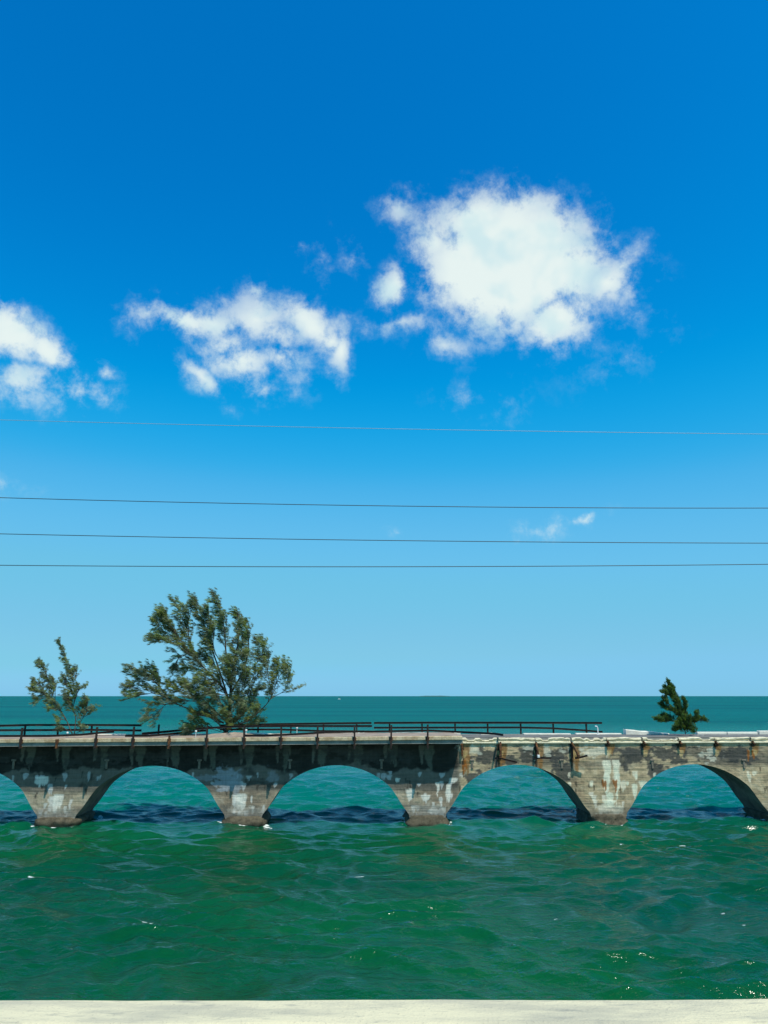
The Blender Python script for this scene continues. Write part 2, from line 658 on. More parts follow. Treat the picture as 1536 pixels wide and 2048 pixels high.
    c = t.mix(t.rng(far, 0.40, 0.66, 0, 0.75), c, (0.0006, 0.080, 0.090))
    n1 = t.noise(t.vmath('MULTIPLY', pos, (1.0, 1.5, 1.0)), 1.7, 4, 0.58, 0.3)
    n2 = t.noise(t.vmath('MULTIPLY', pos, (0.18, 0.32, 1.0)), 1.0, 4, 0.6, 0.3)
    b1 = t.n('ShaderNodeBump')
    b1.inputs['Strength'].default_value = 1.0
    t.put(b1.inputs['Distance'], t.rng(s.outputs[1], 30.0, 75.0, 0.115, 0.08))
    t.put(b1.inputs['Height'], n1)
    b2 = t.n('ShaderNodeBump')
    b2.inputs['Strength'].default_value = 0.8
    t.put(b2.inputs['Distance'], t.rng(s.outputs[1], 60.0, 150.0, 0.0, 2.2))
    t.put(b2.inputs['Height'], n2)
    t.put(b2.inputs['Normal'], b1.outputs[0])
    # body colour of the water, and sky mirrored by the wavelets; far off the wave slopes are unresolved and act as roughness
    body = t.n('ShaderNodeBsdfPrincipled', subsurface_method='BURLEY')
    t.put(body.inputs['Base Color'], c)
    body.inputs['Roughness'].default_value = 0.6
    body.inputs['Specular IOR Level'].default_value = 0.0
    body.inputs['Subsurface Weight'].default_value = 0.40
    body.inputs['Subsurface Radius'].default_value = (0.3, 1.0, 0.8)
    body.inputs['Subsurface Scale'].default_value = 1.6
    t.put(body.inputs['Normal'], b2.outputs[0])
    gls = t.n('ShaderNodeBsdfGlossy')
    t.put(gls.inputs['Roughness'], t.rng(s.outputs[1], 40.0, 260.0, 0.14, 0.20))
    t.put(gls.inputs['Normal'], b2.outputs[0])
    fr_ = t.n('ShaderNodeFresnel')
    fr_.inputs['IOR'].default_value = 1.333
    t.put(fr_.inputs['Normal'], b2.outputs[0])
    p = t.n('ShaderNodeMixShader')
    t.put(p.inputs[0], t.math('MINIMUM', fr_.outputs[0], t.rng(s.outputs[1], 80.0, 300.0, 0.65, 0.10)))
    t.put(p.inputs[1], body.outputs[0])
    t.put(p.inputs[2], gls.outputs[0])
    fo = t.n('ShaderNodeBsdfDiffuse')
    fo.inputs[0].default_value = (0.78, 0.83, 0.80, 1)
    fa = t.n('ShaderNodeAttribute', attribute_name='foam')
    fnz = t.noise(pos, 9.0, 4, 0.65)
    ff = t.rng(t.math('ADD', fa.outputs['Fac'], t.math('MULTIPLY_ADD', fnz, 0.9, -0.45)), 0.38, 0.80, 0.0, 0.85)
    ms = t.n('ShaderNodeMixShader')
    t.put(ms.inputs[0], ff)
    t.put(ms.inputs[1], p.outputs[0])
    t.put(ms.inputs[2], fo.outputs[0])
    t.put(t.n('ShaderNodeOutputMaterial').inputs[0], ms.outputs[0])
    me.materials.append(m)
    o = bpy.data.objects.new('water', me)
    COL.objects.link(o)
    tag(o, 'choppy green sea reaching to the horizon', None, None, 'structure')


make_water()

print('T', round(time.time() - T0, 1))
# ------------------------------------------------------------------ old arch bridge
Z_SPR, Z_CROWN = 0.60, 4.10
Z_TOP = 5.62                     # top of the arch wall
BW = 3.9                         # width of the old arches
HALF = PSTEP / 2 - PHALF
U_END = on_v(926, 1480, -1.3)[0]  # where the widened roadway breaks off
OV = 1.3


def deck_z(u):
    return 6.22 + 0.0046 * (u - 4.8)


def soffit_z(du):
    """height of the arch over half span position du"""
    x = np.clip(np.abs(du) / HALF, 0, 1)
    rise = Z_CROWN - Z_SPR
    Rr = (HALF ** 2 + rise ** 2) / (2 * rise)
    circ = Rr - np.sqrt(np.maximum(Rr ** 2 - (x * HALF) ** 2, 0))
    para = rise * x ** 2
    k = sstep(0.72, 0.95, x)
    return Z_CROWN - (circ * (1 - k) + para * k)


POSTS_PX = [-32, 42, 114, 192, 266, 338, 413.5, 488, 562, 635, 709, 782, 855]
BR_PX = [925, 997, 1071, 1144, 1214, 1286, 1358, 1430, 1503, 1576]
POST_U = [on_v(p, 1475, -1.36)[0] for p in POSTS_PX]
BR_U = [on_v(p, 1495, 0)[0] for p in BR_PX]


def streak(U, Z, u0, z0, length, width, seed, ragged=0.5):
    """a drip running down from z0"""
    n = fbm(U * 8 + seed * 3.7, Z * 1.6 + seed, 4, 0.6)
    wob = u0 + 0.22 * (fbm(Z * 1.6 + seed, U * 0.01 + seed, 3) - 0.5)
    dz = (z0 - Z)
    ln = length * (0.45 + 1.1 * n)
    wid = width * np.clip(1.15 - 0.75 * dz / length, 0.3, 1.3) * (0.6 + 0.9 * fbm(Z * 3.1 + seed * 1.7, U * 0.5, 3))
    a = np.exp(-((U - wob) / wid) ** 2 * 1.2)
    b = sstep(-0.04, 0.05, dz) * (1 - sstep(0.5, 1.0, dz / ln))
    return sstep(0.20, 0.52, a * b * (1 - ragged + ragged * 2 * n))


def blot(U, Z, u0, z0, ru, rz, seed, rag=0.9, f=1.6):
    d = np.sqrt(((U - u0) / ru) ** 2 + ((Z - z0) / rz) ** 2)
    n = fbm(U * f + seed * 5.1, Z * f * 1.6 + seed * 2.3, 4, 0.6)
    return sstep(0.92, 0.62, d + (0.5 - n) * rag * 2)


def wall_colour(U, Z):
    rs = np.random.RandomState(21)

    ucol = U[0]

    def lay(c, col, a):
        if isinstance(a, tuple):
            k, fn, args = a
            half = 2.3 * args[3] + 0.12 if fn is streak else 2.0 * args[2] + 0.1
            j = np.where(np.abs(ucol - args[0]) < half)[0]
            if len(j) == 0:
                return c
            sl_ = slice(j[0], j[-1] + 1)
            m = k if np.isscalar(k) else k[:, sl_]
            aa = np.clip(m * fn(U[:, sl_], Z[:, sl_], *args), 0, 1)[..., None]
            c[:, sl_] = c[:, sl_] * (1 - aa) + np.array(col) * aa
            return c
        a = np.clip(a, 0, 1)[..., None]
        return c * (1 - a) + np.array(col) * a
    n1 = fbm(U * 0.5, Z * 0.9, 4)
    n2 = fbm(U * 1.7 + 40, Z * 3.1, 4, 0.6)
    c = np.zeros(U.shape + (3,)) + np.array((0.45, 0.375, 0.255))
    c = lay(c, (0.29, 0.215, 0.145), sstep(0.42, 0.66, n1) * 0.65 * sstep(3.6, 2.6, Z))
    c = lay(c, (0.52, 0.47, 0.36), sstep(0.52, 0.72, n2) * 0.45)
    c = lay(c, (0.19, 0.17, 0.135), sstep(0.5, 0.28, n2) * 0.45)
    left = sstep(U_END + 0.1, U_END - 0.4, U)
    # --- old black growth and painted shade under the widened roadway
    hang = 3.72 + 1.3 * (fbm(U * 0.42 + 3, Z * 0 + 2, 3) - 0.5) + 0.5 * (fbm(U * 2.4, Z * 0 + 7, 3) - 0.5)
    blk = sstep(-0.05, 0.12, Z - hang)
    c = lay(c, (0.155, 0.150, 0.128), 0.80 * left * sstep(2.1, 2.5, Z + 0.3 * (n2 - .5)))  # grey puts the overhang's shadow into the wall colour, down to its edge
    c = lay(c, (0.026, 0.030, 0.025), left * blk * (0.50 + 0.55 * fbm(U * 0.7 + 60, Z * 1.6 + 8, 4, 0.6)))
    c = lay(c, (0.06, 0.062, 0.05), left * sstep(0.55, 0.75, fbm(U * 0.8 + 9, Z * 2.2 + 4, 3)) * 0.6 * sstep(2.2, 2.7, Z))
    # paler runs below each post
    for k, u in enumerate(POST_U):
        c = lay(c, (0.17, 0.175, 0.13), (0.85, streak, (u + 0.25, Z_TOP - 0.1, 2.0, 0.34, 3 + k, 0.9)))
        c = lay(c, (0.22, 0.21, 0.16), (0.75, streak, (u - 0.35, Z_TOP - 0.1, 1.5, 0.16, 33 + k, 0.9)))
    for k in range(26):
        u = -30 + 34 * rs.rand()
        c = lay(c, (0.10, 0.10, 0.085), (0.6, blot, (u, 4.3 + rs.rand(), 0.5 + rs.rand(), 0.25 + 0.2 * rs.rand(), k, 1.2, 2.2)))
    # --- drab cloudy growth on the open wall to the right
    cl = sstep(0.44, 0.66, fbm(U * 0.34 + 80, Z * 0.8 + 3, 4, 0.55)) * sstep(3.6, 4.3, Z) * sstep(5.55, 5.1, Z)
    c = lay(c, (0.13, 0.13, 0.12), (1 - left) * cl * 0.75)
    for (px, py, rx, ry) in [(985, 1516, 40, 14), (1060, 1508, 24, 14), (1120, 1512, 26, 16), (1265, 1507, 40, 12), (1335, 1510, 46, 17),
                             (1310, 1545, 14, 24), (1470, 1512, 36, 14), (1250, 1530, 14, 10), (960, 1560, 40, 12), (1125, 1545, 16, 22)]:
        u, z = on_v(px, py, 0)
        c = lay(c, (0.085, 0.095, 0.10), (0.85 * (1 - left), blot, (u, z, rx * .05, ry * .05, px, 1.1, 1.7)))
    for (px, py, rx, ry) in [(1190, 1500, 30, 10), (1080, 1500, 20, 12), (1420, 1508, 16, 12), (1150, 1500, 20, 8), (945, 1497, 24, 8)]:
        u, z = on_v(px, py, 0)
        c = lay(c, (0.60, 0.62, 0.55), (0.6, blot, (u, z, rx * .05, ry * .05, px + 3, 1.2, 2.0)))
    # --- white lime runs, in rows along the pour lines
    for pk, p in enumerate(PIERS):
        lf = p < U_END
        for k in range(16):
            u = p + rs.uniform(-5.4, 5.4)
            z0 = rs.choice([3.62, 3.50, 3.42, 2.9]) + 0.05 * rs.randn()
            s = (0.75, streak, (u, z0, 0.25 + 0.55 * rs.rand(), 0.05 + 0.16 * rs.rand(), pk * 31 + k, 0.9))
            c = lay(c, (0.52, 0.54, 0.51) if lf else (0.70, 0.68, 0.57), s)
        for k in range(9):
            u = p + rs.normal() * 0.7
            z0 = 2.15 - 1.2 * rs.rand()
            c = lay(c, (0.66, 0.64, 0.56), (0.85, streak, (u, z0, 0.35 + 0.7 * rs.rand(), 0.06 + 0.13 * rs.rand(), 900 + pk * 31 + k, 0.9)))
        c = lay(c, (0.50, 0.46, 0.37), (0.6, blot, (p, 0.95, 1.25, 0.42, 50 + pk, 1.2, 2.6)))
        c = lay(c, (0.70, 0.68, 0.60), 0.8 * sstep(0.58, 0.68, fbm(U * 3.3 + pk, Z * 2.3, 4)) * sstep(1.35, 0.8, Z) * sstep(1.5, 1.1, np.abs(U - p)))
        # vertical dark drain runs
        for k in range(7):
            u = p + rs.uniform(-2.4, 2.4)
            c = lay(c, (0.085, 0.078, 0.06), (0.7, streak, (u, 2.1 + 2.0 * rs.rand(), 0.5, 0.07, 300 + pk * 9 + k, 0.8)))
    # individual bright patches seen on single piers
    for (px, py, rx, ry, a) in [(452, 1560, 22, 20, .85), (405, 1555, 30, 5, .5), (472, 1563, 14, 18, .7), (545, 1552, 12, 14, .5)]:
        u, z = on_v(px, py, 0)
        c = lay(c, (0.34, 0.38, 0.40), (a, blot, (u, z, rx * .045, ry * .05, px, 0.7, 2.5)))
    for (px, py, wd, ln) in [(820, 1578, .30, 1.0), (898, 1568, .16, 1.6), (896, 1575, .22, 1.1), (852, 1590, .35, .5), (876, 1565, .14, .9),
                             (905, 1556, .3, .4), (795, 1556, .2, .4), (888, 1615, .18, .6), (866, 1618, .3, .5), (118, 1588, .35, 1.2),
                             (112, 1592, .2, 1.6), (132, 1612, .12, .7), (485, 1588, .22, 1.5), (478, 1590, .3, 1.2), (505, 1612, .1, .6),
                             (1212, 1520, .28, 3.4), (1230, 1520, .28, 3.4), (1220, 1585, .25, 2.0), (1216, 1600, .5, 1.0), (1205, 1612, .5, .7),
                             (1235, 1612, .5, .7), (1255, 1563, .14, .4), (1285, 1562, .40, .8), (1268, 1568, .25, 1.1), (85, 1553, .5, .9)]:
        u, z = on_v(px, py, 0)
        c = lay(c, (0.74, 0.71, 0.60), (0.85, streak, (u, z, ln, wd, px + py, 0.85)))
    # --- rust weeping from the iron brackets
    for k, u in enumerate(BR_U):
        c = lay(c, (0.30, 0.17, 0.065), (0.85, streak, (u + 0.28, Z_TOP - 0.02, 2.3 if k < 4 else 0.9, 0.30, 70 + k, 0.75)))
        c = lay(c, (0.055, 0.045, 0.033), (0.85, streak, (u - 0.02, Z_TOP - 0.02, 2.5 if k < 4 else 0.35, 0.13, 170 + k, 0.5)))
        c = lay(c, (0.55, 0.44, 0.22), (0.6, streak, (u + 0.1, Z_TOP - 0.5, 0.6, 0.25, 270 + k, 0.8)))
    for (px, py) in [(1207, 1560), (1210, 1562), (1228, 1560), (1232, 1560), (1505, 1500), (1495, 1500), (930, 1520), (925, 1530)]:
        u, z = on_v(px, py, 0)
        c = lay(c, (0.34, 0.13, 0.03), (0.9, streak, (u, z, 0.9, 0.10, px, 0.6)))
    # --- damp foot of the piers
    c = lay(c, (0.20, 0.19, 0.17), 0.6 * sstep(1.5, 0.6, Z + 0.8 * (n2 - 0.5)))
    c = c * (1 + (1 - left)[..., None] * np.array((0.16, 0.08, -0.06)))
    g = c.mean(axis=-1, keepdims=True)
    c = c * (np.clip(g / 0.34, 0.02, 1.7) ** 0.30)
    return np.clip(c, 0.01, 0.85)


def grid_mesh(name, C, mat, parent, colour=None, smooth=True):
    """C: (rows, cols, 3) in bridge coordinates"""
    o3 = ORG[parent.name]
    ny, nx = C.shape[:2]
    me = bpy.data.meshes.new(name)
    me.vertices.add(nx * ny)
    me.vertices.foreach_set('co', (C - np.array(o3)).reshape(-1).astype(np.float32))
    i = np.arange(nx * ny).reshape(ny, nx)
    q = np.stack([i[:-1, :-1], i[:-1, 1:], i[1:, 1:], i[1:, :-1]], -1).reshape(-1, 4)
    nf = len(q)
    me.loops.add(nf * 4)
    me.loops.foreach_set('vertex_index', q.ravel().astype(np.int32))
    me.polygons.add(nf)
    me.polygons.foreach_set('loop_start', np.arange(0, nf * 4, 4, dtype=np.int32))
    me.polygons.foreach_set('loop_total', np.full(nf, 4, dtype=np.int32))
    me.polygons.foreach_set('use_smooth', np.full(nf, smooth, dtype=bool))
    me.update(calc_edges=True)
    if colour is not None:
        a = me.color_attributes.new('stain', 'FLOAT_COLOR', 'POINT')
        rgba = np.concatenate([colour.reshape(-1, 3), np.ones((nx * ny, 1))], 1)
        a.data.foreach_set('color', rgba.ravel().astype(np.float32))
    me.materials.append(mat)
    o = bpy.data.objects.new(name, me)
    COL.objects.link(o)
    o.parent = parent
    ORG[o.name] = o3
    return o


BRIDGE = empty('arch_bridge', (0, 0, 0), 'old stained concrete arch bridge crossing the green water', 'bridge')
NB = len(PIERS) - 1
WALLS = []
for b in range(NB):
    p0, p1 = PIERS[b], PIERS[b + 1]
    mid = (p0 + p1) / 2
    us = np.unique(np.concatenate([np.linspace(p0, p0 + PHALF, 22), np.linspace(p0 + PHALF, p1 - PHALF, 172), np.linspace(p1 - PHALF, p1, 22)]))
    zb = np.where(np.abs(us - mid) >= HALF - 1e-6, 0.42, soffit_z(us - mid))
    rows = 72
    tt = np.linspace(0, 1, rows)[:, None]
    Zg = zb[None, :] * (1 - tt) + Z_TOP * tt
    Ug = np.repeat(us[None, :], rows, 0)
    rel = 0.045 * (fbm(Ug * 1.3, Zg * 5.0, 3) - 0.5) + 0.03 * (fbm(Ug * 5, Zg * 5, 2) - 0.5)
    edge = np.clip((Zg - zb[None, :]) / 0.12, 0, 1)
    Vg = rel * edge
    Cg = np.stack([Ug, Vg, Zg], -1)
    far_bay = (p1 < -30 or p0 > 31)
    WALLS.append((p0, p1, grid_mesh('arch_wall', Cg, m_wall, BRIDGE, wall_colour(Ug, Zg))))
    # back wall, turned away
    sel = slice(None, None, 4)
    Cb = np.stack([Ug[::8, :], np.full_like(Ug[::8, :], BW), Zg[::8, :]], -1)[:, ::-1]
    grid_mesh('back_wall', Cb, m_back, BRIDGE)
    # soffit and pier sides
    ms_ = np.abs(us - mid) <= HALF + 1e-6
    ua = us[ms_]
    za = soffit_z(ua - mid)
    ua = np.concatenate([[ua[0]], ua, [ua[-1]]])
    za = np.concatenate([[0.42], za, [0.42]])
    vs = np.linspace(0, BW, 14)
    Cs = np.stack([np.repeat(ua[None, :], 14, 0), np.repeat(vs[:, None], len(ua), 1), np.repeat(za[None, :], 14, 0)], -1)
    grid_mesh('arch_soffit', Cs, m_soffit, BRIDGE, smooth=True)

# pier footings, eroded
for k, p in enumerate(PIERS):
    nseg, rings = 84, 14
    C = np.zeros((rings, nseg + 1, 3))
    for r in range(rings):
        zz = -1.6 + (0.58 + 1.6) * r / (rings - 1)
        fl = 0.02 if r == rings - 1 else 0.21 + 0.10 * math.sin(r * 1.1 + k)
        for s in range(nseg + 1):
            a = 2 * math.pi * s / nseg
            cx, sy_ = math.cos(a), math.sin(a)
            n = 6.0
            rr = (abs(cx) ** n + abs(sy_) ** n) ** (-1 / n)
            jag = 0.30 * (float(fbm(np.array(a * 7 + k * 7), np.array(zz * 5.0 + k), 4, 0.6)) - 0.5)
            C[r, s] = (p + (PHALF + 0.03 + fl + jag) * cx * rr, BW / 2 + (BW / 2 + 0.05 + fl + jag) * sy_ * rr, zz)
    top = np.repeat(np.array([[(p, BW / 2, 0.60)]]), nseg + 1, 1)
    C = np.concatenate([C, top], 0)
    grid_mesh('footing', C, m_foot, BRIDGE, smooth=True)

# drain outlets on the spandrels
for px in (28, 214, 399, 580, 763, 944, 1123, 1304, 1487):
    u, z = on_v(px, 1520, 0)
    mb = MB()
    mb.box(u - 0.17, u + 0.17, -0.09, 0.05, z - 0.08, z + 0.06, 0, 0.03)
    mb.box(u - 0.08, u + 0.08, -0.06, 0.05, z - 0.62, z - 0.081, 0, 0.02)
    host = [w_ for (a_, b_, w_) in WALLS if a_ <= u < b_][0]
    mb.build('drain_outlet', m_drain, host)

# deck fill over the arches
U0, U1 = PIERS[0], PIERS[-1]
MB().box(U0, U1, 0.10, 5.0, Z_TOP + 0.002, 5.98).build('deck_fill', m_slab, BRIDGE)
# widened roadway (left): slab sides, edge beams between posts, surface
zsl = 0.0046
mb = MB()
mb.box(U0, U_END, -1.20, 0.098, deck_z(U0) - 0.52, deck_z(U0) - 0.26, (U_END - U0) * zsl)
mb.build('deck_slab', m_slab, BRIDGE)
joints = [U0, -40.0, -34.0] + POST_U + [U_END]
joints = sorted(j for j in joints if U0 <= j <= U_END)
for a, b in zip(joints[:-1], joints[1:]):
    a2, b2 = a + 0.035, b - 0.035
    MB().box(a2, b2, -OV, -0.9, deck_z(a2) - 0.262, deck_z(a2) + 0.0, (b2 - a2) * zsl, 0.025).build('edge_beam', m_fascia, BRIDGE)


def sheet(name, u0, u1, v0, v1, zf, mat, nu, nv, amp, seed):
    uu = np.linspace(u0, u1, nu)
    vv = np.linspace(v0, v1, nv)
    Ug, Vg = np.meshgrid(uu, vv)
    Zg = zf(Ug) + amp * (fbm(Ug * 1.1 + seed, Vg * 1.6, 4, 0.6) - 0.5)
    C = np.stack([Ug, Vg, Zg], -1)
    C = np.concatenate([C[:1] - np.array((0, 0, 0.3)), C, C[-1:] - np.array((0, 0, 0.3))], 0)
    return grid_mesh(name, C, mat, BRIDGE, smooth=False)


sheet('roadway', U0, U_END, -0.92, 4.9, lambda u: deck_z(u) + 0.01, m_deckL, 360, 16, 0.07, 3)
sheet('roadway', U_END + 0.02, U1, 0.30, 4.9, lambda u: 6.06 + 0 * u, m_asph, 300, 14, 0.08, 9)
MB().box(U0, U_END + 8.0, 4.60, 5.2, 5.70, 6.02, 0.05).build('far_edge_slab', m_slab, BRIDGE)
MB().box(U_END + 8.3, U1, 4.60, 5.0, 5.70, 6.02).build('far_edge_slab', m_slab, BRIDGE)
# broken wall: end of the widened slab
# cream ledge and ragged broken edge (right), piece by piece between the brackets
led = [U_END + 0.05] + BR_U[1:] + [BR_U[-1] + 2.7 * k for k in range(1, 10)]
for a, b in zip(led[:-1], led[1:]):
    MB().box(a + 0.03, b - 0.03, -0.11, 0.28, Z_TOP + 0.003, Z_TOP + 0.12, 0, 0.025).build('ledge', m_cream, BRIDGE)
    n = 34
    uu = np.linspace(a + 0.01, b - 0.01 - 0.2 * random.random(), n)
    top = 6.03 + 0.09 * (fbm(uu * 1.7 + 3, uu * 0 + 1, 3) - 0.5) - 0.16 * sstep(0.62, 0.7, fbm(uu * 0.9, uu * 0 + 5, 3))
    prof = []
    for j, (vv, zz) in enumerate([(0.10, 0.0), (-0.02, 0.02), (0.05, 0.35), (-0.06, 0.55), (-0.07, 0.85), (-0.02, 1.0), (0.2, 1.02), (0.36, 1.0)]):
        zl = Z_TOP + 0.118
        vvv = vv + 0.11 * (fbm(uu * 2.6 + j * 3, uu * 0 + j * 7.7, 3) - 0.5)
        prof.append(np.stack([uu, vvv, zl + (top - zl) * zz + 0.03 * (fbm(uu * 4 + j, uu * 0 + j, 2) - 0.5) * (0 < j < 7)], -1))
    grid_mesh('broken_edge', np.array(prof), m_cream, BRIDGE, smooth=False)

# kerb remains along the far side
KERBS = [(-40, 38, 1470, 1475, 0.5), (182, 250, 1467, 1472, .45), (640, 705, 1464.5, 1469.5, .5), (708, 780, 1464.5, 1469, .5),
         (784, 850, 1464.5, 1469, .5), (856, 920, 1464, 1468, .5), (960, 985, 1464, 1467, .4),
         (1046, 1140, 1465.5, 1469, .4), (1150, 1241, 1465, 1470, .4),
         (1392, 1450, 1463, 1468, .45), (1452, 1512, 1463, 1468, .45), (1515, 1600, 1460.5, 1466, .45)]
for (x0, x1, y0, y1, dv) in KERBS:
    ua, za = on_v(x0, (y0 + y1) / 2, 4.7)
    ub, zb_ = on_v(x1, (y0 + y1) / 2, 4.7)
    zt = on_v((x0 + x1) / 2, y0, 4.95)[1]
    MB().box(ua, ub, 4.42, 4.42 + dv, 5.95, zt - 0.02 + random.uniform(-.01, .01), random.uniform(-.03, .03), 0.03).build('kerb', m_white, BRIDGE)

print('T', round(time.time() - T0, 1))
# ------------------------------------------------------------------ railings
IPROF = [(-.06, -.065), (.06, -.065), (.06, -.045), (.015, -.035), (.015, .035), (.04, .045), (.04, .065), (-.04, .065), (-.04, .045), (-.015, .035), (-.015, -.035), (-.06, -.045)]


def hpost(u, v, z0, z1, lean=0.0, s=1.0):
    mb = MB()
    prof = [(-.062, -.07), (.062, -.07), (.062, -.045), (.02, -.04), (.02, .04), (.062, .045), (.062, .07), (-.062, .07), (-.062, .045), (-.02, .04), (-.02, -.04), (-.062, -.045)]
    prof = [(a * s, b * s) for a, b in prof]
    mb.bar([(u, v, z0), (u + lean, v, z1)], prof)
    return mb


def railbar(pts, s=1.0, droop=0.0):
    out = []
    for (a, b) in zip(pts[:-1], pts[1:]):
        for k in range(3):
            q = [a[i] + (b[i] - a[i]) * k / 3 for i in range(3)]
            q[2] += droop * random.uniform(-1, 1)
            out.append(q)
    out.append(pts[-1])
    return MB().bar(out, [(a * s, b * s) for a, b in IPROF])


def vpts(l, v):
    return [(on_v(x, y, v)[0], v, on_v(x, y, v)[1]) for (x, y) in l]


VF = 5.12
fr = empty('guard_railing', (on_v(117, 1460, VF)[0], VF, deck_z(-24)), 'dark rusty two-rail railing on far deck edge behind small left tree', 'railing', 'railings along the old bridge')
for px in (-147, -81, -15, 51, 117, 184):
    u, z1 = on_v(px, 1449.5, VF)
    hpost(u, VF, 5.98, z1, 0, .95).build('post', m_rust, fr)
railbar(vpts([(-190, 1453), (0, 1451.5), (60, 1450), (184, 1450), (283, 1450.6)], VF - 0.075), 1.25).build('rail', m_rust, fr)
railbar(vpts([(-190, 1462), (0, 1460.5), (60, 1460.3), (184, 1459.8), (283, 1461)], VF - 0.075), 1.25).build('rail', m_rust, fr)

lone = hpost(on_v(318, 1450, VF)[0], VF, 5.98, on_v(318, 1449, VF)[1], 0, .95).build('railing_post', m_rust, None, (on_v(318, 1450, VF)[0], VF, 5.98))
tag(lone, 'single rusty railing post standing alone left of the big tree', 'post')

fr2 = empty('guard_railing', (on_v(844, 1460, VF)[0], VF, 6.0), 'long dark rusty railing on far deck edge right of the big tree', 'railing', 'railings along the old bridge')
for px in (516.5, 582, 647, 713.5, 779, 844, 910, 975, 1041, 1106, 1172):
    u, z1 = on_v(px, 1447.5 - (px - 516) * 0.0045, VF)
    hpost(u, VF, 5.98, z1, 0.0, .95).build('post', m_rust, fr2)
railbar(vpts([(440, 1451), (489, 1449.3), (582, 1448), (650, 1447), (743, 1446)], VF - 0.075), 1.25).build('rail', m_rust, fr2)
railbar(vpts([(748, 1446), (845, 1445.4), (1041, 1445.4), (1204, 1446)], VF - 0.075), 1.25).build('rail', m_rust, fr2)
railbar(vpts([(440, 1459), (560, 1459), (600, 1460.5), (640, 1462), (743, 1463)], VF - 0.075), 1.15).build('rail', m_rust, fr2)
railbar(vpts([(748, 1455.5), (1041, 1455), (1106, 1456.6), (1172, 1461), (1205, 1463.8)], VF - 0.075), 1.15).build('rail', m_rust, fr2)

VN = -1.40
nr = empty('guard_railing', (on_v(562, 1475, VN)[0], VN, 6.1), 'near dark rusty railing with one top rail beside the big tree', 'railing', 'railings along the old bridge')
for px, top in zip(POSTS_PX, [1455.5, 1455.5, 1480, 1454, 1453.5, 1471, 1453, 1452, 1452.5, 1452, 1451.5, 1450, 1449]):
    u = on_v(px, 1475, VN)[0]
    bot = on_v(px, 1497.5, VN)[1]
    z1 = on_v(px, top, VN)[1]
    if 400 < px < 720:
        par = nr
        mb = hpost(u, VN, bot, z1, 0.0, 1.0)
    else:
        par = None
        mb = hpost(u, VN, bot, z1, 0.03, 1.0)
    # clamp plate on the edge beam
    zd = deck_z(u)
    if par is not None:
        o = mb.build('post', m_rust, nr)
    else:
        o = mb.build('railing_post', m_rusty if top > 1460 else m_rust, None, (u, VN, bot))
    MB().box(u - 0.13, u + 0.13, VN + 0.071, -OV - 0.003, zd - 0.30, zd - 0.02, 0, 0.01).build('clamp_plate', m_rusty, o)
    MB().box(u - 0.09, u + 0.09, VN + 0.073, -1.16, zd - 0.62, zd - 0.53, 0, 0.01).build('foot_bracket', m_rusty, o)
    if par is None:
        lab = {-32: 'rusty near railing post at the far left end of the bridge',
               42: 'bare rusty post on near deck edge, leftmost of the near posts in view',
               114: 'rusted-off post stub on near deck edge below the small left tree',
               192: 'bare rusty near post just right of the small left tree',
               266: 'bare rusty near post in front of the broken end of the far left railing',
               338: 'short bent rusty post stub on near deck edge left of the big tree',
               782: 'bare rusty near post, second from the end of the widened deck',
               855: 'bare rusty near post nearest the end of the widened deck'}[px]
        tag(o, lab, 'post', 'bare posts of the near railing')
railbar(vpts([(392, 1458), (413, 1456.5), (450, 1454), (488, 1452.8), (562, 1452.2), (650, 1452.2), (744, 1452.2)], VN + 0.14), 1.15).build('rail', m_rust, nr)


# rails that have come down and lie on the roadway
def lying(l, label, s=1.15):
    pts = []
    for (x, y) in l:
        z = 6.30
        u, v = on_z(x, y, z)
        if v > 4.35:
            v = 4.35
            u, z = on_v(x, y, v)
        if v < -1.1:
            v = -1.1
            u, z = on_v(x, y, v)
        pts.append((u, v, max(z, 6.28 if u < U_END else 6.2)))
    o = railbar(pts, s).build('fallen_rail', m_rust, None, pts[len(pts) // 2])
    tag(o, label, 'steel rail', 'fallen railing bars')


lying([(-60, 1478), (0, 1477), (40, 1476), (100, 1473), (160, 1469.5), (192, 1466.5), (228, 1463.2)], 'fallen rusty rail lying slantwise on the deck in front of small left tree')
lying([(250, 1475.5), (300, 1473), (335, 1468.5), (376, 1464), (412, 1461)], 'lower of two fallen rusty rails running into the big tree base')
lying([(284, 1467.4), (335, 1463), (376, 1459), (400, 1456.5)], 'upper thick fallen rusty rail running into the left of the big tree', 1.3)
lying([(488, 1473.3), (530, 1471.5), (562, 1470), (600, 1468), (650, 1464.7), (716, 1463.6)], 'fallen rusty rail slanting across the deck right of the big tree')
lying([(720, 1463.6), (800, 1462), (860, 1461), (900, 1463), (990, 1467.4), (1006, 1470)], 'long bowed fallen rail ending beside the break in the deck')


